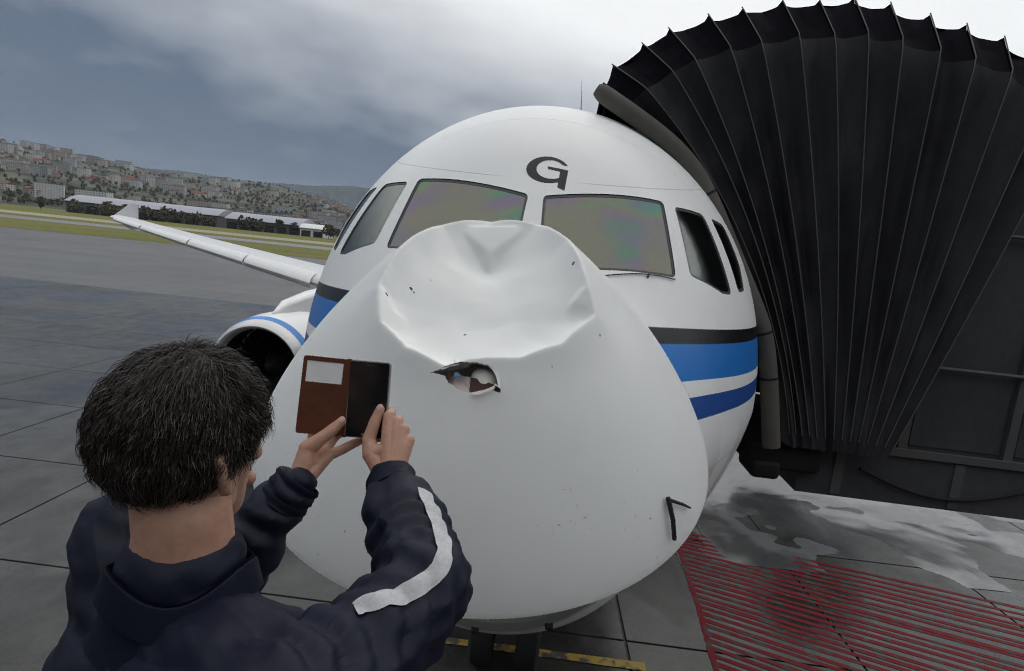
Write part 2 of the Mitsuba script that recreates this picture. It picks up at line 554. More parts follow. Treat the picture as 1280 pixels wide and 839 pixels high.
m_('puddle_mat', principled(proc(water_fn), 0.12, specular=1.0, clearcoat=1.0, clearcoat_gloss=0.95))
hx, hy = np.meshgrid(np.linspace(4.6, 16.0, 300), np.linspace(11.6, 22.5, 300), indexing='ij')
hz = meshkit.fbm(np.stack([hx / 1.9 + 3 + .12 * hy, hy / 1.7, 0 * hx], -1), 3, 31)
win = np.exp(-((hy - 16.9) / 2.9) ** 2) * np.clip((hx - 4.6) / .8, 0, 1) * (np.clip((15.5 - hx) / 8.0, 0, 1) ** .5)
sp = np.exp(-((hy - 12.5) / .6) ** 2 - ((hx - 5.6) / .8) ** 2)
lift = (hz - 0.66 + 0.34 * win + 0.17 * sp) * 0.05
lift = np.minimum(lift, 0.007) + np.where(lift > 0.007, .0045 * (meshkit.fbm(np.stack([hx * 2.2, hy * 2.2, 0 * hx], -1), 2, 8) - .3), 0)
gm_ = grid_mesh(np.stack([hx, hy, 0.004 + np.maximum(lift, -0.012)], -1))
gm_.update_faces((gm_.vertices[gm_.faces][:, :, 2] > 0.003).any(1))
gm_.faces = np.where((gm_.face_normals[:, 2] < 0)[:, None], gm_.faces[:, ::-1], gm_.faces)
structure('puddle', gm_, 'puddle_mat', 'pale shining puddle on the apron beside the red hatching', smooth=True, kind='stuff', cat='water')

structure('grass_strip', box(-1500, 1500, 128.2, 196, -0.2, 0.02), 'grass_mat', 'band of short green grass beyond the apron', kind='stuff', cat='grass')
structure('taxiway', box(-1500, 1500, 196.2, 229, -0.2, 0.0), 'taxiway_mat')
structure('dry_grass_strip', box(-1500, 1500, 229.2, 268, -0.2, 0.02), 'grass_mat', 'thin band of grass between taxiway and runway', kind='stuff', cat='grass')
structure('runway', box(-1500, 1500, 268.2, 330, -0.2, 0.0), 'dry_grass_mat')
structure('far_field', box(-1500, 1500, 330.2, 520, -0.25, 0.02), 'grass_mat')

AZ = np.radians(np.linspace(-75, 75, 301))


def crest(az):
    d = np.degrees(az)
    h = np.interp(d, [-75, -55, -41, -32, -26, -22.5, -19.5, -17, -15, -12, -8, 0, 75],
                  [120, 150, 172, 150, 178, 172, 142, 118, 80, 52, 36, 30, 30])
    return h


def hill_z(x, y):
    az, r = np.arctan2(x, y), np.hypot(x, y)
    t = np.clip((r - 900) / (2600 - 900), 0, 1.25)
    prof = np.where(t < 1, t ** 1.5 * (1.35 - 0.35 * t), 1 - 0.35 * (t - 1) ** 2)
    n = meshkit.fbm(np.stack([np.asarray(x) / 420.0, np.asarray(y) / 420.0, np.zeros(np.shape(x))], -1), 4, 5)
    return crest(az) * prof * (0.8 + 0.4 * n) - 2.0 + 0 * r


RAD = np.concatenate([np.linspace(850, 2700, 90), np.linspace(2760, 4000, 20)])
ag, rg = np.meshgrid(AZ, RAD, indexing='ij')
X, Y = rg * np.sin(ag), rg * np.cos(ag)
structure('hillside', grid_mesh(np.stack([X, Y, hill_z(X, Y)], -1)[:, ::-1]), 'hill_mat', smooth=True)
RAD = np.linspace(5200, 10500, 70)
AZ2 = np.radians(np.linspace(-80, 80, 401))
ag, rg = np.meshgrid(AZ2, RAD, indexing='ij')
X, Y = rg * np.sin(ag), rg * np.cos(ag)
rid = np.interp(np.degrees(AZ2), [-80, -60, -45, -38, -30, -24, -20, -17, -13, -8, 0, 80], [300, 420, 560, 520, 600, 560, 590, 640, 660, 600, 500, 400])
n_ = meshkit.fbm(np.stack([X / 1400, Y / 1400, 0 * X], -1), 5, 12)
tt_ = np.clip((rg - 5200) / 3000.0, 0, 1.8)
Zm = rid[:, None] * np.where(tt_ < 1, tt_ ** 1.3, 1 - 0.3 * (tt_ - 1)) * (0.84 + 0.32 * n_) - 5
structure('mountain_ridge', grid_mesh(np.stack([X, Y, Zm], -1)[:, ::-1]), 'mountain_mat', smooth=True)


def house(w, d, h, gable):
    b = box(-w / 2, w / 2, -d / 2, d / 2, -3, h)
    if not gable:
        r = box(-w / 2 - .4, w / 2 + .4, -d / 2 - .4, d / 2 + .4, h, h + 0.7)
    else:
        o = 0.6
        v = [[-w / 2 - o, -d / 2 - o, h], [w / 2 + o, -d / 2 - o, h], [w / 2 + o, d / 2 + o, h], [-w / 2 - o, d / 2 + o, h], [-w / 2 - o, 0, h + 0.3 * d], [w / 2 + o, 0, h + 0.3 * d]]
        f = [[0, 1, 5], [0, 5, 4], [2, 3, 4], [2, 4, 5], [0, 4, 3], [1, 2, 5], [0, 3, 2], [0, 2, 1]]
        r = trimesh.Trimesh(v, f, process=False)
        r.fix_normals()
    return b, r


count = 0
while count < 540:
    az = math.radians(-11 - 35 * rng.random() ** 1.25)
    r = 950 + 1800 * rng.random() ** 0.75
    x, y = r * math.sin(az), r * math.cos(az)
    dens = float(meshkit.fbm(np.array([[x / 330.0, y / 330.0, 4.0]]), 3, 9)[0])
    if dens < 0.34 + 0.14 * rng.random():
        continue
    big = rng.random() < 0.48
    w, d, h = (rng.uniform(26, 52), rng.uniform(13, 20), rng.uniform(11, 24)) if big else (rng.uniform(12, 24), rng.uniform(10, 15), rng.uniform(6, 10))
    b, rf = house(w, d, h, not big)
    M = T().translate([x, y, float(hill_z(np.array([x]), np.array([y]))[0])]).rotate([0, 0, 1], float(rng.uniform(-35, 35)))
    key = thing('apartment_block' if big else 'house',
                'pale flat roofed apartment block on the hillside beyond the airfield' if big else 'small pitched roof house on the hillside beyond the airfield',
                'building', 'apartment blocks on the far hillside' if big else 'houses on the far hillside')
    k = add('wall', b, f'wall_mat_{rng.integers(0, 5)}', key)
    scene[k]['to_world'] = M
    k = add('roof', rf, 'roof_grey_mat' if big else 'roof_red_mat', key)
    scene[k]['to_world'] = M
    count += 1


def hangar(x0, x1, y, depth, h, wall, roof, lab, wins=0):
    key = thing('hangar', lab, 'hangar')
    add('wall', box(x0, x1, y, y + depth, -0.5, h), wall, key)
    n = 12
    xs = np.linspace(x0 - 1, x1 + 1, 2)
    ys = np.linspace(y - 1.2, y + depth + 1.2, n)
    zs = h + 0.35 + 0.16 * depth * np.sin(np.linspace(0, np.pi, n))
    top = np.array([[[a, b, c] for b, c in zip(ys, zs)] for a in xs])
    rm = grid_mesh(top[::-1])
    ends = []
    for a, s in ((xs[0], -1), (xs[1], 1)):
        v = [[a, b, c] for b, c in zip(ys, zs)] + [[a, b, h] for b in ys]
        f = []
        for i in range(n - 1):
            f += [[i, i + 1, n + i + 1], [i, n + i + 1, n + i]]
        ends.append(trimesh.Trimesh(v, f, process=False))
    fr = trimesh.Trimesh([[xs[0], ys[0], h], [xs[1], ys[0], h], [xs[1], ys[0], zs[0]], [xs[0], ys[0], zs[0]]], [[0, 1, 2], [0, 2, 3]], process=False)
    add('roof', cat_([rm, fr] + ends), roof, key)
    for i in range(wins):
        a = x0 + (i + 0.12) * (x1 - x0) / wins
        add('door', box(a, a + 0.76 * (x1 - x0) / wins, y - 0.25, y - 0.003, 0.0, h * 0.72), 'dark_mat', key)
    return key


m_('hangar_roof_ts', two(principled((0.36, 0.37, 0.42), 0.6)))
m_('hangar_white_ts', two(principled((0.70, 0.72, 0.72), 0.6)))
m_('roof_red_ts', two(principled((0.20, 0.095, 0.075), 0.85)))
hangar(-262, -196, 520, 40, 8.5, 'hangar_wall_mat', 'hangar_roof_ts', 'long grey hangar with a pale vaulted roof at the left of the far airfield edge', 6)
hangar(-420, -280, 540, 40, 10, 'hangar_wall_mat', 'hangar_roof_ts', 'longest grey hangar behind the left wing tip at the airfield edge', 9)
hangar(-193, -172, 512, 24, 7.0, 'hangar_white_mat', 'hangar_white_ts', 'small white hangar at the right end of the long grey hangar', 2)
hangar(-168, -140, 560, 26, 10.0, 'wall_mat_2', 'roof_red_ts', 'brown building with a reddish roof right of the white hangar', 3)
hangar(-132, -98, 575, 26, 9.0, 'wall_mat_3', 'roof_red_ts', 'reddish low building nearest the airliner at the airfield edge', 3)


# a belt of bare brown trees behind and beside the hangars: small twiggy clumps
def clumps(n_tree, xr, yr, hz, seed, zf=None, hscale=1.0):
    r = np.random.default_rng(seed)
    V, F, k = [], [], 0
    for _ in range(n_tree):
        x, y = r.uniform(*xr), r.uniform(*yr)
        if zf is not None:
            az = math.radians(r.uniform(*xr))
            rr = r.uniform(*yr)
            x, y = rr * math.sin(az), rr * math.cos(az)
        z = zf(x, y) if zf is not None else 0.0
        H = hz * r.uniform(0.6, 1.15)
        W = H * r.uniform(0.32, 0.5)
        m = 70
        u = r.normal(size=(m, 3))
        u /= np.linalg.norm(u, axis=1, keepdims=True)
        rad = r.random((m, 1)) ** 0.4
        c = np.array([x, y, z + H * 0.62]) + u * rad * np.array([W, W, H * 0.42])
        sz = H * 0.085 * r.uniform(0.6, 1.5, (m, 1))
        a = r.normal(size=(m, 3))
        a /= np.linalg.norm(a, axis=1, keepdims=True)
        b = np.cross(a, r.normal(size=(m, 3)))
        b /= np.linalg.norm(b, axis=1, keepdims=True)
        tri = np.stack([c - a * sz, c + a * sz, c + b * sz * 1.6, c - b * sz * 1.4], 1)
        V.append(tri.reshape(-1, 3))
        base = k + 4 * np.arange(m)[:, None]
        F.append(np.vstack([base + [0, 1, 2], base + [0, 3, 1]]))
        k += 4 * m
        tw = 0.03 * H
        V.append(np.array([[x - tw, y, z - 1], [x + tw, y, z - 1], [x, y, z + H * 0.8], [x, y - tw, z - 1], [x, y + tw, z - 1]]))
        F.append(np.array([[k, k + 1, k + 2], [k + 3, k + 4, k + 2]]))
        k += 5
    return trimesh.Trimesh(np.vstack(V), np.vstack(F), process=False)


structure('tree_belt', clumps(130, (-420, -60), (470, 640), 11.5, 3), 'wood_mat', 'belt of bare brown trees along the far edge of the airfield', kind='stuff', cat='trees')
structure('hillside_wood', clumps(2600, (-50, -6), (950, 2800), 9.5, 4, lambda x, y: float(hill_z(np.array([x]), np.array([y]))[0])), 'wood_mat',
          'dark trees scattered between the houses on the hillside', kind='stuff', cat='trees')

# ------------------------------------------------------------------ the airliner
PSI = 0.076
O = np.array([-0.01, 3.35, HC])
U = np.array([math.cos(PSI), -math.sin(PSI), 0])
A = np.array([math.sin(PSI), math.cos(PSI), 0])
Zv = np.array([0, 0, 1.0])


def W3(lat, s, z):
    lat, s, z = np.broadcast_arrays(*[np.asarray(v, float) for v in (lat, s, z)])
    return O + lat[..., None] * U + s[..., None] * A + z[..., None] * Zv


SS = [0, .3, .6, .85, 1.1, 1.5, 2.0, 2.6, 3.4, 4.5, 6, 8, 30, 36, 44]
ZT = [-.42, -.27, -.10, .16, .45, .86, 1.19, 1.42, 1.59, 1.69, 1.73, 1.74, 1.74, 1.72, 1.55]
WW = [.95, 1.22, 1.42, 1.57, 1.72, 1.92, 2.12, 2.31, 2.50, 2.68, 2.79, 2.82, 2.82, 2.0, .35]
ZB = [-2.36, -2.60, -2.79, -2.92, -3.04, -3.21, -3.40, -3.58, -3.76, -3.90, -3.98, -4.0, -4.0, -2.4, .6]
ZM = [-1.37, -1.34, -1.30, -1.27, -1.25, -1.22, -1.20, -1.19, -1.18, -1.18, -1.18, -1.18, -1.18, -.4, 1.1]
fT, fW, fB, fM = [PchipInterpolator(SS, v) for v in (ZT, WW, ZB, ZM)]


def sec(s, th):
    s, th = np.asarray(s, float), np.asarray(th, float)
    zt, w, zb, zm = fT(s), fW(s), fB(s), fM(s)
    c, sn = np.cos(th), np.sin(th)
    z = np.where(c > 0, zm + (zt - zm) * c, zm + (zm - zb) * c)
    # the chin is a little narrower than an ellipse near the nose
    k = np.where(c < 0, 1 - 0.10 * np.clip(1 - (s - 0.5) / 5.0, 0, 1) * np.clip(s / 0.5, 0, 1) * np.sin(np.clip(-c, 0, 1) * np.pi * 0.75) ** 1.0, 1.0)
    return w * sn * k, s, z


def skin(s, th):
    return W3(*sec(s, th))


def skin_n(s, th):
    e = 1e-4
    a = skin(s + e, th) - skin(s - e, th)
    b = skin(s, th + e) - skin(s, th - e)
    n = np.cross(b, a)
    n /= np.linalg.norm(n, axis=-1, keepdims=True) + 1e-12
    rad = skin(s, th) - W3(np.zeros_like(s), s, fM(s))
    return n * np.sign((n * rad).sum(-1))[..., None]


def patch(poly, off=0.0, ds=0.08, dt=math.radians(3)):
    """mesh of the fuselage skin inside a polygon of the (s, theta) plane, lifted by off; also uv"""
    s0, t0, s1, t1 = poly.bounds
    V, F, k = [], [], 0
    sx = np.arange(math.floor(s0 / ds), math.ceil(s1 / ds) + 1) * ds
    tx = np.arange(math.floor(t0 / dt), math.ceil(t1 / dt) + 1) * dt
    shapely.prepare(poly)
    for i in range(len(sx) - 1):
        cells = shapely.box(sx[i], tx[:-1], sx[i + 1], tx[1:])
        inside = shapely.contains(poly, cells)
        touch = shapely.intersects(poly, cells)
        for j in range(len(tx) - 1):
            if inside[j]:
                V += [(sx[i], tx[j]), (sx[i + 1], tx[j]), (sx[i + 1], tx[j + 1]), (sx[i], tx[j + 1])]
                F += [(k, k + 1, k + 2), (k, k + 2, k + 3)]
                k += 4
            elif touch[j]:
                g = poly.intersection(cells[j])
                for q in getattr(g, 'geoms', [g]):
                    if q.geom_type != 'Polygon' or q.area < 1e-9:
                        continue
                    v, f = trimesh.creation.triangulate_polygon(q, engine='earcut')
                    V += [tuple(r) for r in v]
                    F += [tuple(int(x) + k for x in r) for r in f]
                    k += len(v)
    V, F = np.array(V), np.array(F)
    key = np.round(V, 6)
    uq, inv = np.unique(key, axis=0, return_inverse=True)
    F = inv.ravel()[F]
    F = F[(F[:, 0] != F[:, 1]) & (F[:, 1] != F[:, 2]) & (F[:, 0] != F[:, 2])]
    P = skin(uq[:, 0], uq[:, 1])
    N = skin_n(uq[:, 0], uq[:, 1])
    P = P + N * off
    fn = np.cross(P[F[:, 1]] - P[F[:, 0]], P[F[:, 2]] - P[F[:, 0]])
    flip = (fn * N[F[:, 0]]).sum(1) < 0
    F[flip] = F[flip][:, ::-1]
    uv = np.stack([uq[:, 0], P[:, 2] - HC], 1)
    return trimesh.Trimesh(P, F, process=False), uv


def rim_wall(poly, depth, off=0.0):
    """the reveal of an opening: a strip from the skin inwards along the polygon's outline"""
    c = shapely.segmentize(poly.exterior, 0.03)
    q = np.array(c.coords)
    P, N = skin(q[:, 0], q[:, 1]), skin_n(q[:, 0], q[:, 1])
    return grid_mesh(np.stack([P + N * off, P - N * depth], 1))


def rounded(pts, r, sc=1.7):
    q = sg.Polygon([(a, b * sc) for a, b in pts])
    q = q.buffer(-r, join_style='mitre').buffer(r, quad_segs=5)
    return sg.Polygon([(a, b / sc) for a, b in q.exterior.coords])


def grow(poly, r, sc=1.7):
    q = sg.Polygon([(a, b * sc) for a, b in poly.exterior.coords]).buffer(r, join_style='round', quad_segs=4)
    return sg.Polygon([(a, b / sc) for a, b in q.exterior.coords])


D = math.radians
W_FRONT = [(1.065, D(2.3)), (1.40, D(31.2)), (0.975, D(40.3)), (0.60, D(4.0))]
W_SIDE = [(1.46, D(35.0)), (1.735, D(42.6)), (1.42, D(58.2)), (1.30, D(55.5)), (1.095, D(44.6))]
W_REAR = [(1.87, D(45.5)), (2.16, D(49.5)), (2.02, D(58.0)), (1.82, D(62.0)), (1.62, D(60.5))]


def straight(w, n=7):
    """edges of the panes are straight in space: chord points dropped on the skin along its normal"""
    out = []
    for (s0, t0), (s1, t1) in zip(w, w[1:] + w[:1]):
        a, b = skin(np.array([s0]), np.array([t0]))[0], skin(np.array([s1]), np.array([t1]))[0]
        nn = skin_n(np.array([(s0 + s1) / 2]), np.array([(t0 + t1) / 2]))[0]
        for f in np.arange(n) / n:
            c = a + (b - a) * f
            x = fsolve(lambda x: skin(np.array([x[0]]), np.array([x[1]]))[0] - c - nn * x[2], [s0 + (s1 - s0) * f, t0 + (t1 - t0) * f, 0.02])
            out.append((x[0], x[1]))
    return out


W_FRONT, W_SIDE, W_REAR = straight(W_FRONT), straight(W_SIDE), straight(W_REAR)
mirror = lambda w: [(a, -b) for a, b in w][::-1]
openings = []
for w, nm, r, mat in ((W_FRONT, 'windshield', .022, 'windshield_mat'), (mirror(W_FRONT), 'windshield', .022, 'windshield_mat'),
                      (W_SIDE, 'side_window', .035, 'side_glass_mat'), (mirror(W_SIDE), 'side_window', .035, 'side_glass_mat'),
                      (W_REAR, 'rear_side_window', .035, 'side_glass_mat'), (mirror(W_REAR), 'rear_side_window', .035, 'side_glass_mat')):
    openings.append((rounded(w, r), nm, mat))

plane = thing('airliner', 'white airliner with blue stripes and a crushed nose cone raised open', 'airplane')
full = shapely.box(0.0, -math.pi, 8.0, math.pi)
for p, _, _ in openings:
    full = full.difference(grow(p, 0.012))
m, uv = patch(full)
add('fuselage', m, 'fuselage_mat', plane, smooth=True, uv=uv)
sg_, tg_ = np.meshgrid(np.linspace(8, 44, 60), np.linspace(-np.pi, np.pi, 121), indexing='ij')
P = skin(sg_, tg_)
rear = grid_mesh(P[:, ::-1])
add('rear_fuselage', rear, 'fuselage_mat', plane, smooth=True, uv=np.stack([sg_[:, ::-1].ravel(), P[:, ::-1, 2].ravel() - HC], 1))
for p, nm, mat in openings:
    g, _ = patch(p, -0.010, 0.05, D(2))
    w = add(nm, g, mat, plane, smooth=True)
    fr, _ = patch(grow(p, 0.012).difference(p.buffer(-0.005)), -0.007, 0.05, D(2))
    add('seal', cat_([fr, rim_wall(grow(p, 0.012), 0.03, 0.0)]), 'seal_two', w)
m_('seal_two', two(principled((0.05, 0.051, 0.051), 0.5)))

# skin-coloured trim strip and wiper under the port windshield
q = np.stack([np.linspace(0.948, 0.66, 16), np.radians(np.linspace(40.6, 20.0, 16))], 1)
wp = add('wiper', tube(skin(q[:, 0], q[:, 1]) + skin_n(q[:, 0], q[:, 1]) * 0.012, 0.0045, 8), 'seal_mat', plane)
q = np.array([(0.846, D(33.0)), (0.838, D(33.1)), (0.828, D(33.2))])
add('pivot', tube(skin(q[:, 0], q[:, 1]) + skin_n(q[:, 0], q[:, 1]) * np.array([[.016], [.016], [.004]]), [.006, .007, .009], 8), 'seal_mat', wp)

# the letter on the brow above the windshield, laid on the skin as thin film
def letter_G():
    th = np.radians(np.linspace(28, 332, 60))
    # bold slanted oval, open to the right, thick on the left
    outer = np.stack([0.50 * np.cos(th), 0.42 * np.sin(th)], 1)
    inn = np.stack([0.07 + 0.335 * np.cos(th), 0.01 + 0.295 * np.sin(th)], 1)
    ring = sg.Polygon(np.vstack([outer, inn[::-1]])).buffer(0)
    cut = sg.Polygon([(0.10, 0.075), (0.75, 0.055), (0.75, 0.16), (0.36, 0.19)])
    right = sg.Polygon([(0.29, -0.40), (0.29, 0.02), (0.47, 0.02), (0.46, -0.56), (0.29, -0.50)])
    bar = sg.Polygon([(-0.02, 0.085), (0.47, 0.065), (0.47, -0.035), (0.01, 0.0)])
    low = ring.intersection(shapely.box(-1, -1, 0.30, 1)).union(ring.intersection(shapely.box(0.2, 0.2, 1, 1)))
    g = low.union(right).union(bar).difference(cut)
    g = max(getattr(g.buffer(0.012).buffer(-0.012), 'geoms', [g]), key=lambda a: a.area) if False else g.buffer(0.015).buffer(-0.015)
    # italic slant
    return shapely.affinity.skew(g, xs=2)


import shapely.affinity
G = letter_G()
# plane of the letter -> (s, theta): 0.30 m wide, centred 0.05 m port of the keel line
G = shapely.affinity.affine_transform(G, [0, 0.252, 0.318 / 0.96, 0, 0, 0])      # (x, y) -> (s, lateral)
G = shapely.affinity.translate(G, 1.275, 0.058)
ang_of = lambda s_, l_: np.arcsin(np.clip(l_ / fW(s_), -1, 1))
G = shapely.transform(shapely.segmentize(G, 0.01), lambda c: np.stack([c[:, 0], ang_of(c[:, 0], c[:, 1])], 1))
gm, _ = patch(G, 0.0015, 0.03, D(1))
add('letter', gm, 'letter_mat', plane, smooth=True, label='dark slanted letter G painted on the brow above the windshield')

# whip aerial on the crown
b0 = W3(0.26, 3.2, float(fT(3.2)) - 0.02)
add('aerial', tube([b0, b0 + [-0.012, 0, 0.16], b0 + [-0.028, 0, 0.31]], [.006, .003, .0015], 8), 'steel_mat', plane)

# nose bulkhead with its ring, radar antenna
ring_t = np.linspace(-np.pi, np.pi, 91)
P0 = skin(np.full(91, 0.0), ring_t)
cen = W3(0, 0, -1.385)
lip = np.stack([P0, cen + (P0 - cen) * 0.955 + A * 0.004, cen + (P0 - cen) * 0.955 + A * 0.10], 1)
disc = np.stack([cen + (P0 - cen) * 0.955 + A * 0.10, np.broadcast_to(cen + A * 0.10, P0.shape)], 1)
m_('primer_two', two(principled((0.20, 0.215, 0.185), 0.55)))
bk = add('bulkhead', cat_([grid_mesh(lip), grid_mesh(disc)]), 'primer_two', plane, label='grey green bulkhead behind the raised nose cone')
for t in (D(154), D(182), D(205), D(120), D(-120)):
    c = skin(np.array([0.015]), np.array([t]))[0]
    e = rbox((0.05, 0.05, 0.03), 0.008)
    e.apply_translation(c - A * 0.02)
    add('latch', e, 'dark_mat', bk)
ant = trimesh.creation.cylinder(0.38, 0.05, sections=48)
ant.apply_transform(trimesh.geometry.align_vectors([0, 0, 1], -A))
ant.apply_translation(cen - A * 0.18)
an = add('radar_antenna', ant, 'white_liner_mat', plane, smooth=40)
add('mount', tube([cen + A * 0.1, cen - A * 0.16], 0.07, 16), 'steel_mat', an)

# ------------------------------------------------------------------ raised radome with its dent and hole
RC = np.array([-.076, 2.476, HC - .765])
AL = math.radians(70)
RN = -A * math.cos(AL) + Zv * math.sin(AL)
RV = math.cos(AL) * Zv + math.sin(AL) * A
RR, RL, Rp, Rq = 0.95, 1.0, 1.3, 0.75


def R3(a, b, h):
    a, b, h = np.broadcast_arrays(a, b, h)
    return RC + a[..., None] * U + b[..., None] * RV + h[..., None] * RN


_h = np.linspace(0, 1, 4001)
_r = RR * (1 - _h ** Rp) ** Rq


def dome_h(r):
    return np.interp(r, _r[::-1], _h[::-1]) * RL


rim = np.array([(.318, -.050), (.350, -.165), (.385, -.250), (.285, -.404), (.160, -.488), (.039, -.515), (-.068, -.540), (-.198, -.488),
                (-.315, -.385), (-.366, -.250), (-.352, -.13), (-.318, .02), (-.245, .190), (-.065, .318), (.134, .250), (.260, .09)])
NG = 420
gx = np.linspace(-0.95, 0.95, NG)
GA, GB = np.meshgrid(gx, gx, indexing='ij')
H0 = dome_h(np.clip(np.hypot(GA, GB), 0, RR))
rp = sg.Polygon(rim)
pts = shapely.points(GA, GB)
shapely.prepare(rp)
ins = shapely.contains(rp, pts)
dist = shapely.distance(rp.exterior, pts)
ids = -np.ones(ins.shape, int)
ids[ins] = np.arange(ins.sum())
ii, jj = np.nonzero(ins)
nI = len(ii)
rows, cols, vals, rhs = [np.arange(nI)], [np.arange(nI)], [np.full(nI, 4.0)], np.zeros(nI)
for di, dj in ((1, 0), (-1, 0), (0, 1), (0, -1)):
    ni = ids[ii + di, jj + dj]
    ok = ni >= 0
    rows.append(np.nonzero(ok)[0])
    cols.append(ni[ok])
    vals.append(np.full(ok.sum(), -1.0))
    rhs[~ok] += np.minimum(H0[ii + di, jj + dj], 0.86)[~ok]
sol = spsolve(sparse.csc_matrix((np.concatenate(vals), (np.concatenate(rows), np.concatenate(cols)))), rhs)
H1 = H0.copy()
H1[ins] = sol
near_w = np.clip((-GB - 0.15) / 0.3, 0, 1)
bowl = (0.066 + 0.020 * near_w) * (1 - np.exp(-(dist / 0.055) ** 1.15)) + 0.03 * np.clip(dist / 0.25, 0, 1) ** 2
bowl = bowl + 0.038 * np.exp(-((GA + .03) / .12) ** 2 - ((GB - .085) / .085) ** 2) * np.clip(dist / .05, 0, 1)
H1 = np.where(ins, H1 - bowl, H0)


def tri_ridge(F1, F2, Nn, h1, h2, hn, sharp=1.0):
    """a flap of skin left standing: plane over a triangle"""
    M = np.linalg.solve(np.array([[*F1, 1], [*F2, 1], [*Nn, 1]]), np.array([h1, h2, hn]))
    tri = sg.Polygon([F1, F2, Nn])
    pl = np.clip(M[0] * GA + M[1] * GB + M[2], min(h1, h2, hn), max(h1, h2, hn))
    dd = shapely.distance(tri, pts)
    return pl - sharp * dd


# the pinched flap at the back of the dent, two folds at its sides
H1 = np.where(ins, np.maximum(H1, tri_ridge((-.20, .235), (.110, .262), (-.035, .125), .812, .832, .752, 1.5)), H1)
H1 = np.where(ins, np.maximum(H1, tri_ridge((.345, -.165), (.385, -.250), (.315, -.20), .77, .705, .725, 1.2)), H1)
H1 = np.where(ins, np.maximum(H1, tri_ridge((-.362, -.25), (-.315, -.385), (-.30, -.31), .725, .665, .665, 0.8)), H1)
# outside: skin bulged along the crease, faint secondary buckles
bul = 0.020 * np.exp(-(dist / 0.045) ** 1.2) * np.clip((-GB + 0.25) / 0.4, 0.2, 1)
bul += 0.010 * np.exp(-(dist / 0.13) ** 2) * (meshkit.fbm(np.stack([GA * 6, GB * 6, 0 * GA], -1), 3, 4) - 0.5) * 2
H1 = np.where(ins, H1, H1 + bul)
H1 = H1 + np.where(ins, 0.020, 0.0035) * (meshkit.fbm(np.stack([GA * 5, GB * 5, 0 * GA + 3], -1), 3, 14) - 0.5)
H1 = 0.85 * gaussian_filter(H1, 1.1) + 0.15 * gaussian_filter(H1, 3.5)
dH = (H1 - gaussian_filter(H0, 2.0)) * np.clip((0.93 - np.hypot(GA, GB)) / 0.12, 0, 1)


def rad_pt(r, ph):
    a, b = r * np.cos(ph), r * np.sin(ph)
    u = (a + 0.95) / 1.9 * (NG - 1)
    v = (b + 0.95) / 1.9 * (NG - 1)
    return a, b, dome_h(r) + map_coordinates(dH, [u, v], order=1, mode='nearest')


def rad_grid(nr, npk):
    # rings evenly spaced along the profile
    L = np.concatenate([[0], np.cumsum(np.hypot(np.diff(_r), np.diff(_h)))])
    hh = np.interp(np.linspace(0, L[-1], nr + 1), L, _h)
    rr = RR * (1 - hh ** Rp) ** Rq
    rr = rr[:-1]
    ph = np.arange(npk) * 2 * np.pi / npk
    a, b, h = rad_pt(rr[:, None] * np.ones(npk), ph[None, :] * np.ones((nr, 1)))
    a0, b0, h0 = rad_pt(np.zeros(1), np.zeros(1))
    return np.vstack([R3(a, b, h).reshape(-1, 3), R3(a0, b0, h0)])


nr, npk = 190, 480
Vo = rad_grid(nr, npk)
F = []
idx = np.arange(nr * npk).reshape(nr, npk)
a_, b_ = idx[:-1], np.roll(idx[:-1], -1, 1)
c_, d_ = np.roll(idx[1:], -1, 1), idx[1:]
F = np.vstack([np.stack([a_, b_, c_], -1).reshape(-1, 3), np.stack([a_, c_, d_], -1).reshape(-1, 3),
               np.stack([idx[-1], np.roll(idx[-1], -1), np.full(npk, nr * npk)], -1)])
outer = trimesh.Trimesh(Vo, F, process=False)
No = outer.vertex_normals
Vi = Vo - No * 0.014
Vi[:npk] = Vo[:npk] - RN * 0.0 + (RC - Vo[:npk]) * 0.016
nO = len(Vo)
side = np.vstack([np.stack([idx[0], idx[0] + nO, np.roll(idx[0], -1)], -1), np.stack([np.roll(idx[0], -1), idx[0] + nO, np.roll(idx[0], -1) + nO], -1)])
shell = m3.Manifold(m3.Mesh(np.vstack([Vo, Vi]).astype(np.float32), np.vstack([F, F[:, ::-1] + nO, side]).astype(np.uint32)))
print('radome shell', shell.status(), shell.volume())
# the tear: an irregular opening just under the crease (metres: across, along the skin)
hole2 = np.array([(-.085, .004), (-.070, .020), (-.050, .030), (-.034, .036), (-.020, .040), (-.004, .040), (.012, .043), (.030, .041), (.047, .039), (.060, .030), (.069, .020), (.078, .005),
                  (.081, -.010), (.090, -.033), (.088, -.040), (.070, -.036), (.056, -.040), (.040, -.047), (.030, -.046), (.014, -.055), (-.002, -.053), (-.018, -.049), (-.032, -.044), (-.048, -.034), (-.058, -.030), (-.070, -.012)])
hole2 = np.where(hole2[:, 1:] > 0, hole2 * [1.1, .90], hole2 * [1.1, 1.02])
hole2[0] = (-.118, -.006)
h2 = shapely.segmentize(sg.Polygon(hole2), 0.008)
hole2 = np.array(h2.exterior.coords)[:-1]
hole2 = hole2 + rng.normal(0, 0.0012, hole2.shape)
hc = R3(np.array(.016), np.array(-.553), np.array(.598))
hn = -0.62 * RV + 0.785 * RN
hn /= np.linalg.norm(hn)
hu = U
hv = np.cross(hn, hu)
cs = m3.CrossSection([hole2[::-1].tolist()])
pr = tm(cs.extrude(0.12))
M = np.eye(4)
M[:3, 0], M[:3, 1], M[:3, 2], M[:3, 3] = hu, hv, hn, hc - hn * 0.05
pr.apply_transform(M)
pr = m3.Manifold(m3.Mesh(pr.vertices.astype(np.float32), pr.faces.astype(np.uint32)))
if pr.volume() < 0:
    raise ValueError('prism inside out')
cutm = tm(shell - pr)
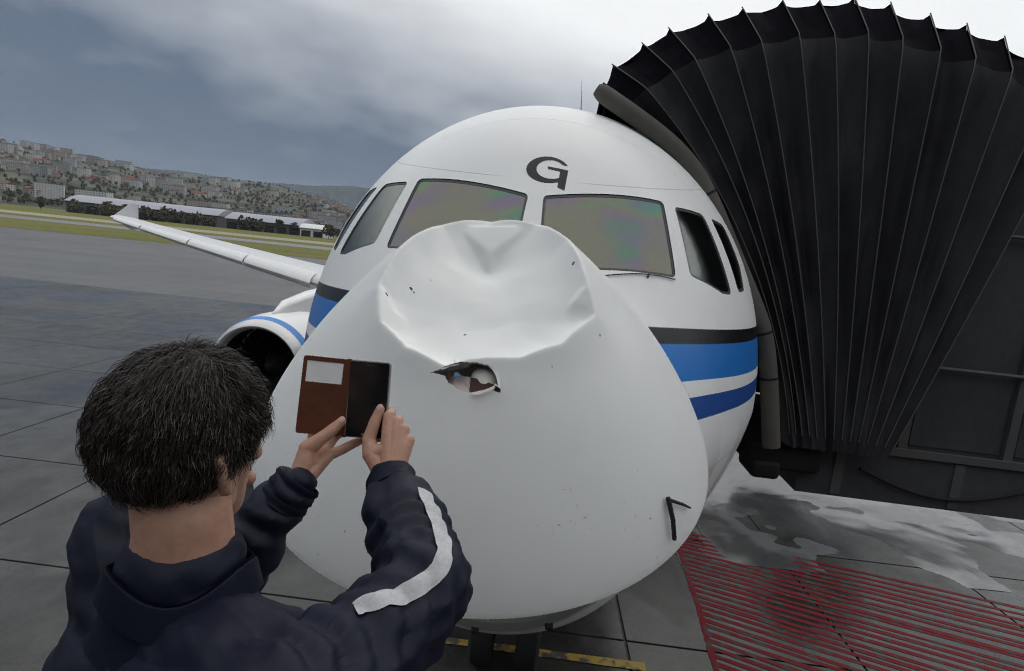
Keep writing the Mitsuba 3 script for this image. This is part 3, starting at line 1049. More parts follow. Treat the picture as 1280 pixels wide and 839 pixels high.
# split inner faces from the outer paint
ctr = cutm.triangles_center
import scipy.spatial
kd = scipy.spatial.cKDTree(Vo)
dd_, near_i = kd.query(ctr)
depth_ = ((Vo[near_i] - ctr) * No[near_i]).sum(1)
outer_f = depth_ < 0.003
mo = cutm.submesh([np.nonzero(outer_f)[0]], append=True, repair=False)
edge_f = (~outer_f) & (depth_ < 0.0128) & (np.linalg.norm(ctr - hc, axis=1) < 0.16)
mi_ = cutm.submesh([np.nonzero(~outer_f & ~edge_f)[0]], append=True, repair=False)
me_ = cutm.submesh([np.nonzero(edge_f)[0]], append=True, repair=False)
radome = add('radome', mo, 'radome_mat', plane, smooth=40, label='white nose cone raised open, its tip crushed into a deep dent')
m_('inner_two', two(principled((0.05, 0.04, 0.034), 0.85)))
add('broken_edge', me_, 'edge_two', radome, label='pale broken edge around the hole')
m_('edge_two', two(principled((0.42, 0.40, 0.36), 0.7)))
add('inner_skin', mi_, 'inner_two', radome, smooth=False)


def hp(x, y, d=0.0):
    return hc + hu * x + hv * y + hn * d


def sheet_piece(name, pts2, dep, mat, th=0.004, label=None, curl=0.0):
    q = sg.Polygon(pts2)
    m = trimesh.creation.extrude_polygon(q, th, engine='earcut')
    m = m.subdivide().subdivide()
    v = m.vertices
    d = np.array([dep(a, b) for a, b in v[:, :2]])
    m.vertices = hc + v[:, :1] * hu + v[:, 1:2] * hv + (v[:, 2:3] + d[:, None]) * hn
    return add(name, m, mat, radome, smooth=30, label=label)


wav = lambda a, b, k: float(meshkit.noise(np.array([[a * 60, b * 60, k]]))[0] - 0.5)
sheet_piece('torn_lining', [(-.072, -.010), (-.060, .010), (-.040, .012), (-.018, .004), (-.004, .006), (.004, -.05), (-.016, -.052), (-.045, -.040), (-.062, -.028)],
            lambda a, b: -0.022 + 0.014 * wav(a, b, 1) - 0.25 * (b + .05) + 0.1 * a, 'liner_mat', 0.003, 'pinkish grey lining torn inside the hole')
sheet_piece('broken_core', [(.000, .002), (.040, -.004), (.076, -.014), (.046, -.040), (.014, -.054), (.002, -.048)],
            lambda a, b: -0.020 - 0.15 * (b + .05) + 0.006 * wav(a, b, 2), 'core_mat', 0.004, 'dark red brown broken core in the hole')
sheet_piece('torn_lip', [(.012, -.058), (.034, -.050), (.056, -.042), (.082, -.026), (.080, -.038), (.058, -.050), (.034, -.062), (.012, -.063)],
            lambda a, b: 0.006 + 0.5 * max(0.0, b + .055) * 0.2, 'white_liner_mat', 0.004, 'white lip of skin bent up at the lower edge of the hole')
ball = trimesh.creation.icosphere(subdivisions=4, radius=1.0)
v = ball.vertices * np.array([0.044, 0.046, 0.026])
ball.vertices = hc + (v[:, :1] + 0.040) * hu + (v[:, 1:2] + 0.006) * hv + (v[:, 2:3] - 0.046) * hn
add('bent_panel', ball, 'white_liner_mat', radome, smooth=True, label='rounded pale panel bulging inside the hole')
sheet_piece('blue_shred', [(-.054, .004), (-.043, .010), (-.036, .003), (-.030, .001), (-.040, -.006), (-.049, -.008)], lambda a, b: -0.012, 'wire_mat', 0.003)
sheet_piece('brown_shred', [(-.074, .002), (-.064, .008), (-.058, -.004), (-.062, -.022), (-.070, -.014)], lambda a, b: -0.012, 'core_mat', 0.003)
sheet_piece('bent_flap', [(.050, .034), (.066, .024), (.080, .004), (.092, -.030), (.100, -.034), (.092, .000), (.078, .026), (.060, .040)],
            lambda a, b: 0.004 + 0.006 * abs(wav(a, b, 5)), 'radome_mat', 0.003)
sheet_piece('bent_flap', [(-.090, .004), (-.066, .018), (-.040, .027), (-.038, .034), (-.066, .026), (-.092, .010)],
            lambda a, b: 0.004 + 0.006 * abs(wav(a, b, 6)), 'radome_mat', 0.003)
# long crack running left from the hole and frayed slivers at the edge
add('crack', tube([hp(-.078, .006, .0015), hp(-.10, -.003, .002), hp(-.125, -.006, .001)], [.0045, .003, .0006], 6), 'scuff_mat', radome)
for x, y, ax, ay, L_ in ((.058, .036, .8, .9, .018), (.066, .030, 1, .5, .012), (.080, -.02, 1, -.7, .02), (-.02, .040, -.2, 1, .010), (-.05, .03, -.6, 1, .014)):
    add('splinter', tube([hp(x, y, 0.0), hp(x + ax * L_ * .5, y + ay * L_ * .5, .006), hp(x + ax * L_, y + ay * L_, .010)], [.003, .002, .0005], 6), 'radome_mat', radome)


def on_radome(a, b, lift=0.0):
    r, ph = math.hypot(a, b), math.atan2(b, a)
    p = R3(*rad_pt(np.array([r]), np.array([ph])))[0]
    n = No[kd.query(p)[1]]
    return p + n * lift, n


for (a, b), sz in zip([(-.275, -.171), (-.262, -.180), (-.338, -.258), (-.05, -.30), (.297, -.038), (.262, -.474), (.41, -.30), (-.22, -.10)], [.005, .003, .005, .0035, .005, .002, .003, .002]):
    p, n = on_radome(a, b, 0.0005)
    c = trimesh.creation.icosphere(subdivisions=2, radius=sz)
    c.vertices = c.vertices * np.array([1.7, 0.8, 0.35])
    c.vertices += 0.35 * sz * (meshkit.noise(c.vertices * 300.0)[:, None] - 0.5)
    c.apply_transform(trimesh.geometry.align_vectors([0, 0, 1], n))
    c.apply_translation(p)
    add('chip', c, 'scuff_mat', radome)
# the V shaped dark bracket near the rim on the port side
pa, na = on_radome(.687, -.532, .014)
pb, nb = on_radome(.722, -.585, .016)
pc, nc = on_radome(.790, -.462, .012)
br = add('bracket', tube([pa - na * .0 + (pa - pb) * .06, pa, (pa + pb) / 2 + na * .006, pb], [.007, .0085, .008, .0075], 10), 'dark_mat', radome, label='dark V shaped bracket near the lower right rim of the nose cone')
add('arm', tube([pa, (pa + pc) / 2 + na * .010, pc], [.006, .0055, .003], 8), 'dark_mat', br)
# hold-open struts and hinges
for sx in (-1, 1):
    e0 = W3(sx * 0.62, 0.02, -1.15)
    e1 = R3(np.array(sx * .74), np.array(-.02), np.array(.05))
    add('hold_open_strut', tube([e0, e1], 0.014, 10), 'steel_mat', plane)
    hb = rbox((0.12, 0.10, 0.05), 0.012)
    hb.apply_translation(W3(sx * 0.28, -0.02, -0.46))
    add('hinge', hb, 'steel_mat', plane)

for t in (D(108), D(117), D(-112)):
    a = skin(np.array([.75]), np.array([t]))[0]
    n = skin_n(np.array([.75]), np.array([t]))[0]
    pk = add('air_probe', tube([a - n * .005, a + n * .07, a + n * .09 - A * .03, a + n * .09 - A * .16], [.014, .012, .010, .007], 10), 'steel_mat', plane, smooth=50)
    add('base', tube([a - n * .004, a + n * .006], .035, 16), 'seal_mat', pk)

# cockpit
ck = add('glareshield', None or cat_([box(-0.95, 0.95, 0, 0.34, -0.05, 0.0)]), 'inside_mat', plane)
Mp = np.eye(4)
Mp[:3, 0], Mp[:3, 1], Mp[:3, 2], Mp[:3, 3] = U, A, Zv, O
Mp_t = T(Mp)
scene[ck]['to_world'] = T(Mp) @ T().translate([0, 0.95, -0.24])
for sx in (-1, 1):
    sm = cat_([rbox((0.5, 0.14, 0.75), 0.05), rbox((0.28, 0.12, 0.2), 0.05).apply_translation((0, 0, 0.5)), rbox((0.5, 0.5, 0.14), 0.05).apply_translation((0, -0.25, -0.38))])
    k = add('pilot_seat', sm, 'seat_mat', plane)
    scene[k]['to_world'] = T(Mp) @ T().translate([sx * 0.55, 1.95, -0.42])
tw = np.linspace(-np.pi, np.pi, 73)
pw = W3(0, 2.58, -1.2) + (skin(np.full(73, 2.58), tw) - W3(0, 2.58, -1.2)) * 0.97
add('cockpit_wall', grid_mesh(np.stack([pw, np.broadcast_to(W3(0, 2.58, -1.2), pw.shape)], 1)), 'inside_two', plane)
m_('inside_two', two(principled((0.04, 0.042, 0.045), 0.8)))

# nose gear
gear = add('nose_gear', tube([W3(0.02, 4.6, -3.9), W3(0.02, 4.6, -HC + 0.56)], 0.085, 16), 'steel_mat', plane)
for sx in (-1, 1):
    w = trimesh.creation.revolve(np.array([(0.20, -0.17), (0.46, -0.17), (0.535, -0.12), (0.56, -0.04), (0.56, 0.04), (0.535, 0.12), (0.46, 0.17), (0.20, 0.17)]), sections=48)
    w.apply_transform(trimesh.geometry.align_vectors([0, 0, 1], U))
    w.apply_translation(W3(0.02 + sx * 0.335, 4.6, -HC + 0.57))
    add('tyre', w, 'tyre_mat', gear, smooth=35)
    h = trimesh.creation.cylinder(0.235, 0.28, sections=32)
    h.apply_transform(trimesh.geometry.align_vectors([0, 0, 1], U))
    h.apply_translation(W3(0.02 + sx * 0.335, 4.6, -HC + 0.57))
    add('hub', h, 'hub_mat', gear, smooth=35)
add('axle', tube([W3(-0.5, 4.6, -HC + 0.57), W3(0.54, 4.6, -HC + 0.57)], 0.06, 12), 'steel_mat', gear)
add('drag_strut', tube([W3(0.02, 4.62, -HC + 1.1), W3(0.02, 6.4, -3.8)], 0.05, 12), 'steel_mat', gear)


# wings, slats, engines
def le(l):
    return 16 + .53 * (l - 7.55)


def wing(sx):
    ls = np.array([2.0, 4.5, 7.9, 12, 16, 20, 21.9])
    chord = np.array([8.6, 7.3, 5.9, 4.5, 3.4, 2.4, 1.9])
    z = -1.86 + 0.103 * (ls - 7.9) + np.array([-.05, 0, 0, 0, 0, 0.03, 0.06])
    prof = np.array([(0.0, 0.0), (0.012, 0.018), (0.04, 0.033), (0.12, 0.052), (0.3, 0.066), (0.5, 0.060), (0.75, 0.034), (1.0, 0.002),
                     (0.75, -0.016), (0.5, -0.038), (0.3, -0.048), (0.12, -0.040), (0.04, -0.026), (0.012, -0.014), (0.0, 0.0)])
    P = np.array([[W3(np.array(sx * l), np.array(le(l) + c * x), np.array(zz + c * y)) for x, y in prof] for l, c, zz in zip(ls, chord, z)])
    if sx < 0:
        P = P[::-1]
    wm = grid_mesh(P)
    wk = add('wing', wm, 'wing_two', plane, smooth=40)
    # slat segments along the leading edge
    for a, b in ((8.5, 12.0), (12.08, 15.6), (15.68, 19.2), (19.28, 21.5), (3.4, 7.2)):
        Q = []
        for l in np.linspace(a, b, 5):
            c = float(np.interp(l, ls, chord))
            zz = float(np.interp(l, ls, z))
            Q.append([W3(np.array(sx * l), np.array(le(l) + c * x - 0.10), np.array(zz + c * y * 1.15 - 0.05)) for x, y in
                      ((0.10, 0.058), (0.05, 0.042), (0.012, 0.022), (-0.004, 0.0), (0.004, -0.018), (0.03, -0.030))])
        Q = np.array(Q)
        if sx < 0:
            Q = Q[::-1]
        add('slat', grid_mesh(Q), 'slat_two', wk, smooth=40)
    # tip fence
    l = 21.9
    f = trimesh.Trimesh(np.array([W3(np.array(sx * l), np.array(le(l) + x), np.array(z[-1] + y)) for x, y in ((0.1, 0), (1.3, 0.75), (1.9, 0.7), (1.95, -0.5), (1.5, -0.6))]), [[0, 1, 2], [0, 2, 3], [0, 3, 4]], process=False)
    add('tip_fence', f, 'wing_two', wk)
    return wk


m_('wing_two', two(principled((0.60, 0.61, 0.62), 0.32)))
m_('slat_two', two(principled((0.74, 0.74, 0.73), 0.28, 0.2)))
m_('nacelle_two', two(principled((0.78, 0.79, 0.79), 0.22, clearcoat=0.5)))
m_('dark_two', two(principled((0.010, 0.010, 0.011), 0.6)))


def lathe(profile, sections, sx, lat, z, bsdf, name, parent, smooth=35):
    pr = np.asarray(profile, float)
    t = np.linspace(0, 2 * np.pi, sections + 1)
    s = pr[:, 0][:, None] + 0 * t
    P = W3(lat + pr[:, 1][:, None] * np.cos(t), s, z + pr[:, 1][:, None] * np.sin(t))
    return add(name, grid_mesh(P), bsdf, parent, smooth=smooth)


def engine(sx):
    lat, z, s0 = sx * 7.70, -3.93, 11.40
    nk = lathe([(s0 + .55, 1.455), (s0 + 1.1, 1.50), (s0 + 2.0, 1.50), (s0 + 3.4, 1.36), (s0 + 4.6, 1.12)], 72, sx, lat, z, 'nacelle_two', 'engine', plane)
    lathe([(s0 + .30, 1.40), (s0 + .55, 1.455)], 72, sx, lat, z, 'blue_two', 'blue_band', nk)
    lathe([(s0 + .30, 1.14), (s0 + .10, 1.17), (s0 + .02, 1.21), (s0, 1.245), (s0 + .03, 1.29), (s0 + .12, 1.345), (s0 + .30, 1.40)], 72, sx, lat, z, 'lip_two', 'inlet_lip', nk)
    lathe([(s0 + .30, 1.14), (s0 + .7, 1.16), (s0 + 1.2, 1.17)], 72, sx, lat, z, 'dark_two', 'inlet_duct', nk)
    lathe([(s0 + .62, 0.001), (s0 + .75, .12), (s0 + 1.0, .26), (s0 + 1.2, .36)], 32, sx, lat, z, 'dark_two', 'spinner', nk)
    blades = []
    for i in range(30):
        a = i * 2 * np.pi / 30
        Q = []
        for r, tw in ((.33, .35), (.75, .8), (1.15, 1.15)):
            row = []
            for u_ in (-0.5, 0.5):
                da = u_ * 0.17 * math.sin(tw) / max(r, .3) * 1.2
                row.append(W3(np.array(lat + r * math.cos(a + da)), np.array(s0 + 1.15 + u_ * .22 * math.cos(tw)), np.array(z + r * math.sin(a + da))))
            Q.append(row)
        blades.append(grid_mesh(np.array(Q)))
    add('fan', cat_(blades), 'fan_two', nk)
    labels[scene and [k for k in scene if k.startswith(nk + '__fan')][0]] = {'kind': 'stuff'}
    lathe([(s0 + 1.32, 1.17), (s0 + 1.33, .01)], 48, sx, lat, z, 'dark_two', 'fan_backing', nk)
    lathe([(s0 + 4.2, .95), (s0 + 5.4, .72), (s0 + 6.2, .52)], 40, sx, lat, z, 'lip_two', 'exhaust', nk)
    # pylon: a slim fin from the top of the nacelle back to the wing
    Q = []
    for s, zt, zb, w in ((s0 + 0.9, z + 1.52, z + 1.40, .05), (s0 + 1.6, z + 1.80, z + 1.3, .22), (s0 + 3.2, z + 1.98, z + 1.0, .30), (s0 + 5.0, -1.86, z + .9, .30), (s0 + 7.0, -1.78, z + 1.2, .18)):
        Q.append([W3(np.array(lat + x), np.array(s), np.array(y)) for x, y in ((-w, zb), (-w, zt - .12), (-w * .5, zt), (w * .5, zt), (w, zt - .12), (w, zb))])
    add('pylon', grid_mesh(np.array(Q)), 'nacelle_two', nk, smooth=40)


m_('blue_two', two(principled((0.03, 0.22, 0.62), 0.3)))
m_('lip_two', two(principled((0.70, 0.70, 0.70), 0.3, 0.3)))
m_('fan_two', two(principled((0.03, 0.03, 0.032), 0.4, 0.5)))
for sx in (-1, 1):
    wing(sx)
    engine(sx)
# tail, for views from the side
tailp = np.array([[(0, 34.5, 1.6), (0, 43.0, 1.4)], [(0, 41.5, 9.2), (0, 45.5, 9.2)]])
for th_ in (0.18,):
    Q = np.array([[W3(np.array(x * 1.0), np.array(s), np.array(z)) for x, s, z in ring] for ring in
                  (((-.25, 38, 1.5), (0, 34.3, 1.5), (.25, 38, 1.5), (0, 43, 1.4), (-.25, 38, 1.5)), ((-.08, 43, 9.3), (0, 41.4, 9.3), (.08, 43, 9.3), (0, 45.4, 9.3), (-.08, 43, 9.3)))])
    add('fin', grid_mesh(Q), 'wing_two', plane)
for sx in (-1, 1):
    Q = np.array([[W3(np.array(x), np.array(s), np.array(z)) for x, s, z in ring] for ring in
                  (((sx * .6, 39.5, .75), (sx * .6, 37.8, .6), (sx * .6, 39.5, .45), (sx * .6, 42.6, .6), (sx * .6, 39.5, .75)),
                   ((sx * 8, 43.6, 1.45), (sx * 8, 42.9, 1.4), (sx * 8, 43.6, 1.35), (sx * 8, 45, 1.4), (sx * 8, 43.6, 1.45)))])
    add('tailplane', grid_mesh(Q), 'wing_two', plane)
for sx in (-1, 1):      # main gear, for support
    g = add('main_gear', tube([W3(sx * 4.8, 21.5, -2.2), W3(sx * 4.8, 21.5, -HC + .6)], .14, 12), 'steel_mat', plane)
    for dx in (-.45, .45):
        for ds in (-.7, .7):
            w = trimesh.creation.cylinder(.58, .40, sections=32)
            w.apply_transform(trimesh.geometry.align_vectors([0, 0, 1], U))
            w.apply_translation(W3(sx * 4.8 + dx, 21.5 + ds, -HC + .58))
            add('tyre', w, 'tyre_mat', g, smooth=35)

# ------------------------------------------------------------------ boarding bridge with its folding canopy
bridge = thing('jet_bridge', 'boarding bridge with a black pleated canopy pressed against the airliner', 'jet bridge')
fr_c = np.array([(.385, 1.60), (.63, 1.465), (.92, 1.30), (1.21, 1.105), (1.465, .85), (1.70, .49), (1.955, .05), (2.19, -.357), (2.335, -.70), (2.455, -1.218), (2.545, -1.69)])
cs_l, cs_z = [CubicSpline(np.arange(11), fr_c[:, k]) for k in (0, 1)]
tt = np.linspace(0, 10, 60)
fp = W3(cs_l(tt), np.full(60, 2.55), cs_z(tt))
rad_f = np.full(60, 0.088)
rad_f[:4] = [.055, .075, .085, .088]
add('front_bumper', tube(fp, rad_f, 18), 'bumper_mat', bridge, smooth=50, label='grey padded bumper of the canopy lying along the fuselage')
# second roll behind it and strap clips
add('bumper_backing', tube(W3(cs_l(tt) + .05, np.full(60, 2.72), cs_z(tt) + .09), .03, 10), 'rubber_mat', bridge, smooth=50)
for t0 in (4.4, 7.6, 8.6):
    c = W3(cs_l(t0), 2.55, cs_z(t0))
    t1 = W3(cs_l(t0 + .05), 2.55, cs_z(t0 + .05)) - c
    t1 /= np.linalg.norm(t1)
    add('strap', tube([c - t1 * .012, c + t1 * .012], 0.0915, 18), 'rubber_mat', bridge, smooth=50)

PV = np.array([2.92, -1.80])
tops = np.array([(.42, 1.78), (.54, 1.945), (.767, 2.152), (1.067, 2.322), (1.411, 2.472), (1.745, 2.552), (2.076, 2.624), (2.42, 2.665), (2.77, 2.68), (3.12, 2.67), (3.47, 2.63), (3.82, 2.56), (4.16, 2.46), (4.50, 2.33), (4.83, 2.17)])
tops[1:] += np.random.default_rng(4).normal(0, .018, (len(tops) - 1, 2))
bows = [.37, .35, .25, .16, .09, .04, .01, -.01, -.02, -.03, -.03, -.03, -.03, -.03, -.03]
NF = 34
sF, sB = 2.62, 5.3
tL = np.linspace(0.02, 1, NF)


def leg(k, t):
    """front leg of arch k (fractional k allowed): lateral and height"""
    i = min(int(math.floor(k)), len(tops) - 2)
    f = k - i
    T_ = tops[i] * (1 - f) + tops[i + 1] * f
    bw = bows[i] * (1 - f) + bows[i + 1] * f
    Pk = np.array([2.70 + 0.07 * k, -1.78])
    c = Pk + (T_ - Pk) * t[:, None]
    d = (T_ - Pk) / np.linalg.norm(T_ - Pk)
    nrm = np.array([d[1], -d[0]])
    nrm = nrm * np.sign(nrm[0])
    c = c + nrm * ((bw + 0.05 + 0.012 * math.sin(k * 7.3)) * 4 * t * (1 - t) * 0.98)[:, None]
    if k < 1:                                 # the first panel is laced to the bumper
        u = 10 * (1 - t)
        c = c * k + (1 - k) * np.stack([cs_l(u) + .055, cs_z(u) + .045], 1)
    return c


def arch(k, sag=0.0, wob=0.0):
    """one arch of the canopy: front leg, chamfer, roof, back leg"""
    q = leg(k, tL)
    d = tops[min(int(k), len(tops) - 1)] - PV
    d = d / np.linalg.norm(d)
    cham = 0.905
    s = np.where(tL < cham, sF, sF + (tL - cham) / (1 - cham) * 0.30)
    pleat = np.clip(tL * 2.2, 0, 1)
    s = s + sag * pleat
    top_drop = d * 0.032 * (sag > 0)
    q = q - np.clip((tL - .6) / .4, 0, 1)[:, None] * top_drop
    fr = W3(q[:, 0], s + wob * np.sin(tL * 9 + k * 3), q[:, 1])
    rs = np.linspace(s[-1] + 0.25, sB - 0.3, 5)
    ro = W3(np.full(5, q[-1, 0]), rs, np.full(5, q[-1, 1]))
    bk = W3(q[::-1, 0], np.full(NF, sB), q[::-1, 1])
    return fr, ro, bk


icham = int(np.argmin(np.abs(tL - 0.905)))
for k in range(len(tops) - 1):
    if k == 0:
        subs = np.linspace(0, 1, 5)
    else:
        subs = np.linspace(0, 1, 13)
    FR, RO, BK = [], [], []
    for f in subs:
        sag = math.sin(math.pi * f) ** 0.8 * (0.10 + 0.03 * math.sin(k * 5.1))
        a, b, c = arch(k + f * 0.9999, sag, 0.012 * math.sin(math.pi * f))
        FR.append(a), RO.append(np.vstack([a[-1:], b, c[:1]])), BK.append(c)
    FR, RO, BK = np.array(FR), np.array(RO), np.array(BK)
    nz = meshkit.fbm(FR * np.array([5.5, 5.5, 1.1]) + k * 7, 3, 5) - 0.5
    nz2 = meshkit.fbm(FR * np.array([2.0, 2.0, 6.0]) + k * 3, 3, 15) - 0.5
    FR = FR + A * ((nz * 0.16 + nz2 * 0.05) * np.sin(np.pi * subs)[:, None])[..., None]
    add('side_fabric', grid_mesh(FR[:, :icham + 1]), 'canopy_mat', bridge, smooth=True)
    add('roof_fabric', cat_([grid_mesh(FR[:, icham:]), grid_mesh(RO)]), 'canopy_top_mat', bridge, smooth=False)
    add('back_fabric', grid_mesh(BK), 'canopy_mat', bridge, smooth=True)
for k in range(1, len(tops)):
    a, b, c = arch(float(min(k, len(tops) - 1 - 1e-6)))
    a = a - A * 0.012
    tip = a[-1] + (a[-1] - a[-3]) / np.linalg.norm(a[-1] - a[-3]) * 0.018
    add('rib', tube(np.vstack([a[1:], tip]), 0.0058, 7), 'rib_mat', bridge, smooth=60)
# bumper, floor, cab and tunnel
k = add('floor_bumper', cat_([rbox((0.75, 2.6, 0.30), 0.06).apply_translation((2.80, 4.05, -1.86)), rbox((0.30, 0.5, 0.2), 0.05).apply_translation((2.60, 2.95, -2.0))]), 'rubber_mat', bridge, smooth=40)
scene[k]['to_world'] = T(Mp)
k = add('edge_stripe', box(2.72, 3.4, 2.735, 2.76, -1.66, -1.60), 'yellow_mat', bridge)
scene[k]['to_world'] = T(Mp)
k = add('cab', cat_([box(3.0, 7.2, 2.9, 5.2, -2.25, -1.70), box(3.9, 7.2, 2.95, 3.05, -1.70, 1.9), box(3.9, 7.2, 5.1, 5.2, -1.70, 1.9), box(4.3, 7.2, 2.9, 5.2, 1.9, 2.1)]), 'cab_mat', bridge)
scene[k]['to_world'] = T(Mp)
for i in range(3):
    k = add('cab_panel', box(4.08 + i * 1.05, 4.97 + i * 1.05, 2.935, 2.948, -1.6, 1.8), 'cab_mat', bridge)
    scene[k]['to_world'] = T(Mp)
for x in (4.0, 5.05, 6.1, 7.12):
    k = add('cab_post', box(x - .045, x + .045, 2.90, 2.952, -1.70, 1.9), 'rib_mat', bridge)
    scene[k]['to_world'] = T(Mp)
for z in (-0.75, 0.62):
    k = add('cab_rail', tube([(3.95, 2.87, z), (7.2, 2.87, z)], .02, 8), 'rib_mat', bridge)
    scene[k]['to_world'] = T(Mp)
k = add('cab_window', box(5.2, 5.95, 2.925, 2.936, 0.0, 1.2), 'screen_mat', bridge)
scene[k]['to_world'] = T(Mp)
k = add('cable', tube([(3.6 + 0.35 * u, 2.86, -1.9 - 0.22 * math.sin(u * math.pi / 5 * 1.0)) for u in np.linspace(0, 10, 40)], .018, 8), 'rubber_mat', bridge)
scene[k]['to_world'] = T(Mp)
for x in (3.4, 4.6, 5.8, 7.0):
    k = add('floor_bracket', box(x - .05, x + .05, 2.88, 2.902, -2.22, -1.74), 'rib_mat', bridge)
    scene[k]['to_world'] = T(Mp)
k = add('floor_lip', box(3.0, 7.2, 2.86, 2.905, -1.72, -1.64), 'rib_mat', bridge)
scene[k]['to_world'] = T(Mp)
k = add('tunnel', box(7.0, 30.0, 3.0, 5.9, -2.3, 0.9), 'tunnel_mat', bridge)
scene[k]['to_world'] = T(Mp)
k = add('column', cat_([box(12.0, 12.5, 4.0, 4.5, -HC + .5, -2.3), box(11.0, 13.5, 3.9, 4.6, -HC + .4, -HC + .8)]), 'tunnel_mat', bridge)
scene[k]['to_world'] = T(Mp)
for sx in (-1, 1):
    w = trimesh.creation.cylinder(.5, .35, sections=32)
    w.apply_transform(trimesh.geometry.align_vectors([0, 0, 1], [0, 1, 0]))
    w.apply_translation((12.25 + sx * 1.0, 3.6, -HC + .5))
    k = add('wheel', w, 'tyre_mat', bridge, smooth=35)
    scene[k]['to_world'] = T(Mp)

# ------------------------------------------------------------------ work platform the people stand on (below the frame)
pf_ = thing('work_platform', 'grey steel work platform that the photographer stands on', 'platform')
zd = HC - 1.93
add('deck', box(-1.5, 1.2, -0.9, 1.1, zd - 0.06, zd), 'deck_mat', pf_)
for x in (-1.45, 1.15):
    for y in (-0.85, 1.05):
        add('leg', box(x - .05, x + .05, y - .05, y + .05, 0.0, zd - 0.06), 'deck_mat', pf_)
add('toe_board', box(-1.5, 1.2, 1.1, 1.12, zd - 0.06, zd + 0.12), 'yellow_mat', pf_)

# ------------------------------------------------------------------ the phone in its flip case (held out by the person)
K = 1.1
P_ = lambda *v: EYE + K * np.array(v)
phone = thing('phone', 'black phone in an open brown leather flip case held up by the person', 'phone')


def slab(tl, tr_, br_, bl_, th, r, name, mat, parent, off=0.0, hole=None):
    tl, tr_, br_, bl_ = [np.asarray(v, float) for v in (tl, tr_, br_, bl_)]
    c = (tl + tr_ + br_ + bl_) / 4
    u = (tr_ - tl + br_ - bl_)
    w = np.linalg.norm(u) / 2
    u = u / np.linalg.norm(u)
    v = (tl - bl_ + tr_ - br_)
    v -= u * (u @ v)
    h = np.linalg.norm(v) / 2
    v = v / np.linalg.norm(v)
    n = np.cross(u, v)                        # towards the viewer side
    if n @ (EYE - c) < 0:
        n = -n
    q = shapely.box(-w / 2 + r, -h / 2 + r, w / 2 - r, h / 2 - r).buffer(r, quad_segs=6)
    if hole is not None:
        q = q.difference(shapely.box(hole[0] * w, hole[1] * h, hole[2] * w, hole[3] * h).buffer(0.001))
    m = trimesh.creation.extrude_polygon(q, th, engine='earcut')
    M = np.eye(4)
    M[:3, 0], M[:3, 1], M[:3, 2], M[:3, 3] = u, np.cross(n, u), n, c + n * (off - th)
    m.apply_transform(M)
    return add(name, m, mat, parent), (c, u, np.cross(n, u), n, w, h)


pc = [P_(-.278, 1.000, -.216), P_(-.206, 1.000, -.218), P_(-.205, .985, -.350), P_(-.277, .985, -.355)]
cc = [P_(-.357, .985, -.215), P_(-.281, .999, -.217), P_(-.279, .985, -.354), P_(-.355, .970, -.349)]
bd, fp_ = slab(*pc, 0.009, 0.006, 'body', 'phone_edge_mat', phone)
c, u, v, n, w, h = fp_


def rect_on(fr, x0, y0, x1, y1, th, off, r=0.0008):
    c, u, v, n, w, h = fr
    m = trimesh.creation.extrude_polygon(shapely.box(x0 * w + r, y0 * h + r, x1 * w - r, y1 * h - r).buffer(r), th, engine='earcut')
    M = np.eye(4)
    M[:3, 0], M[:3, 1], M[:3, 2], M[:3, 3] = u, v, n, c + n * off
    m.apply_transform(M)
    return m


add('screen', rect_on(fp_, -.475, -.485, .475, .485, .0008, .0002, .003), 'screen_mat', phone)
add('home_button', rect_on(fp_, -.09, -.47, .09, -.435, .0009, .0010, .001), 'phone_edge_mat', bd)
add('speaker_slot', rect_on(fp_, -.12, .445, .12, .458, .0004, .0010, .0004), 'seal_mat', bd)
bkc, _ = slab(*pc, 0.0025, 0.007, 'back_cover', 'leather_mat', phone, off=-0.0092)
hx0, hx1, hy0, hy1 = -.405, .36, .175, .435
fl, ff_ = slab(*cc, 0.0035, 0.005, 'flip_cover', 'leather_mat', phone, hole=(hx0, hy0, hx1, hy1))
add('window', rect_on(ff_, hx0 - .004, hy0 - .004, hx1 + .004, hy1 + .004, .001, -.0026), 'flap_window_mat', fl, label='clear pale window cut in the brown flip cover')
# stitched hinge strip between the leaves
hm = tube([(pc[0] + cc[1]) / 2 - n * .004, (pc[3] + cc[2]) / 2 - n * .004], 0.0045, 10)
add('spine', hm, 'leather_mat', fl)

# ------------------------------------------------------------------ the person
person = thing('person', 'person in a navy jacket with silver sleeve stripes photographing the crushed nose with a phone', 'person')
E3 = lambda *v: EYE + np.array(v)
head_c = E3(-.408, .72, -.298)
face_d = np.array([.36, .93, 0.0])
face_d /= np.linalg.norm(face_d)
side_d = np.array([face_d[1], -face_d[0], 0])
R_SH, L_SH = E3(-.215, .565, -.520), E3(-.515, .80, -.475)
R_EL, R_WR = E3(-.084, .775, -.487), P_(-.177, .915, -.399)
L_EL, L_WR = E3(-.505, .90, -.690), P_(-.331, .920, -.418)
NECK = E3(-.395, .700, -.46)
CH, WA, PE = E3(-.37, .69, -.62), E3(-.38, .69, -.90), E3(-.38, .69, -1.05)
bones = []
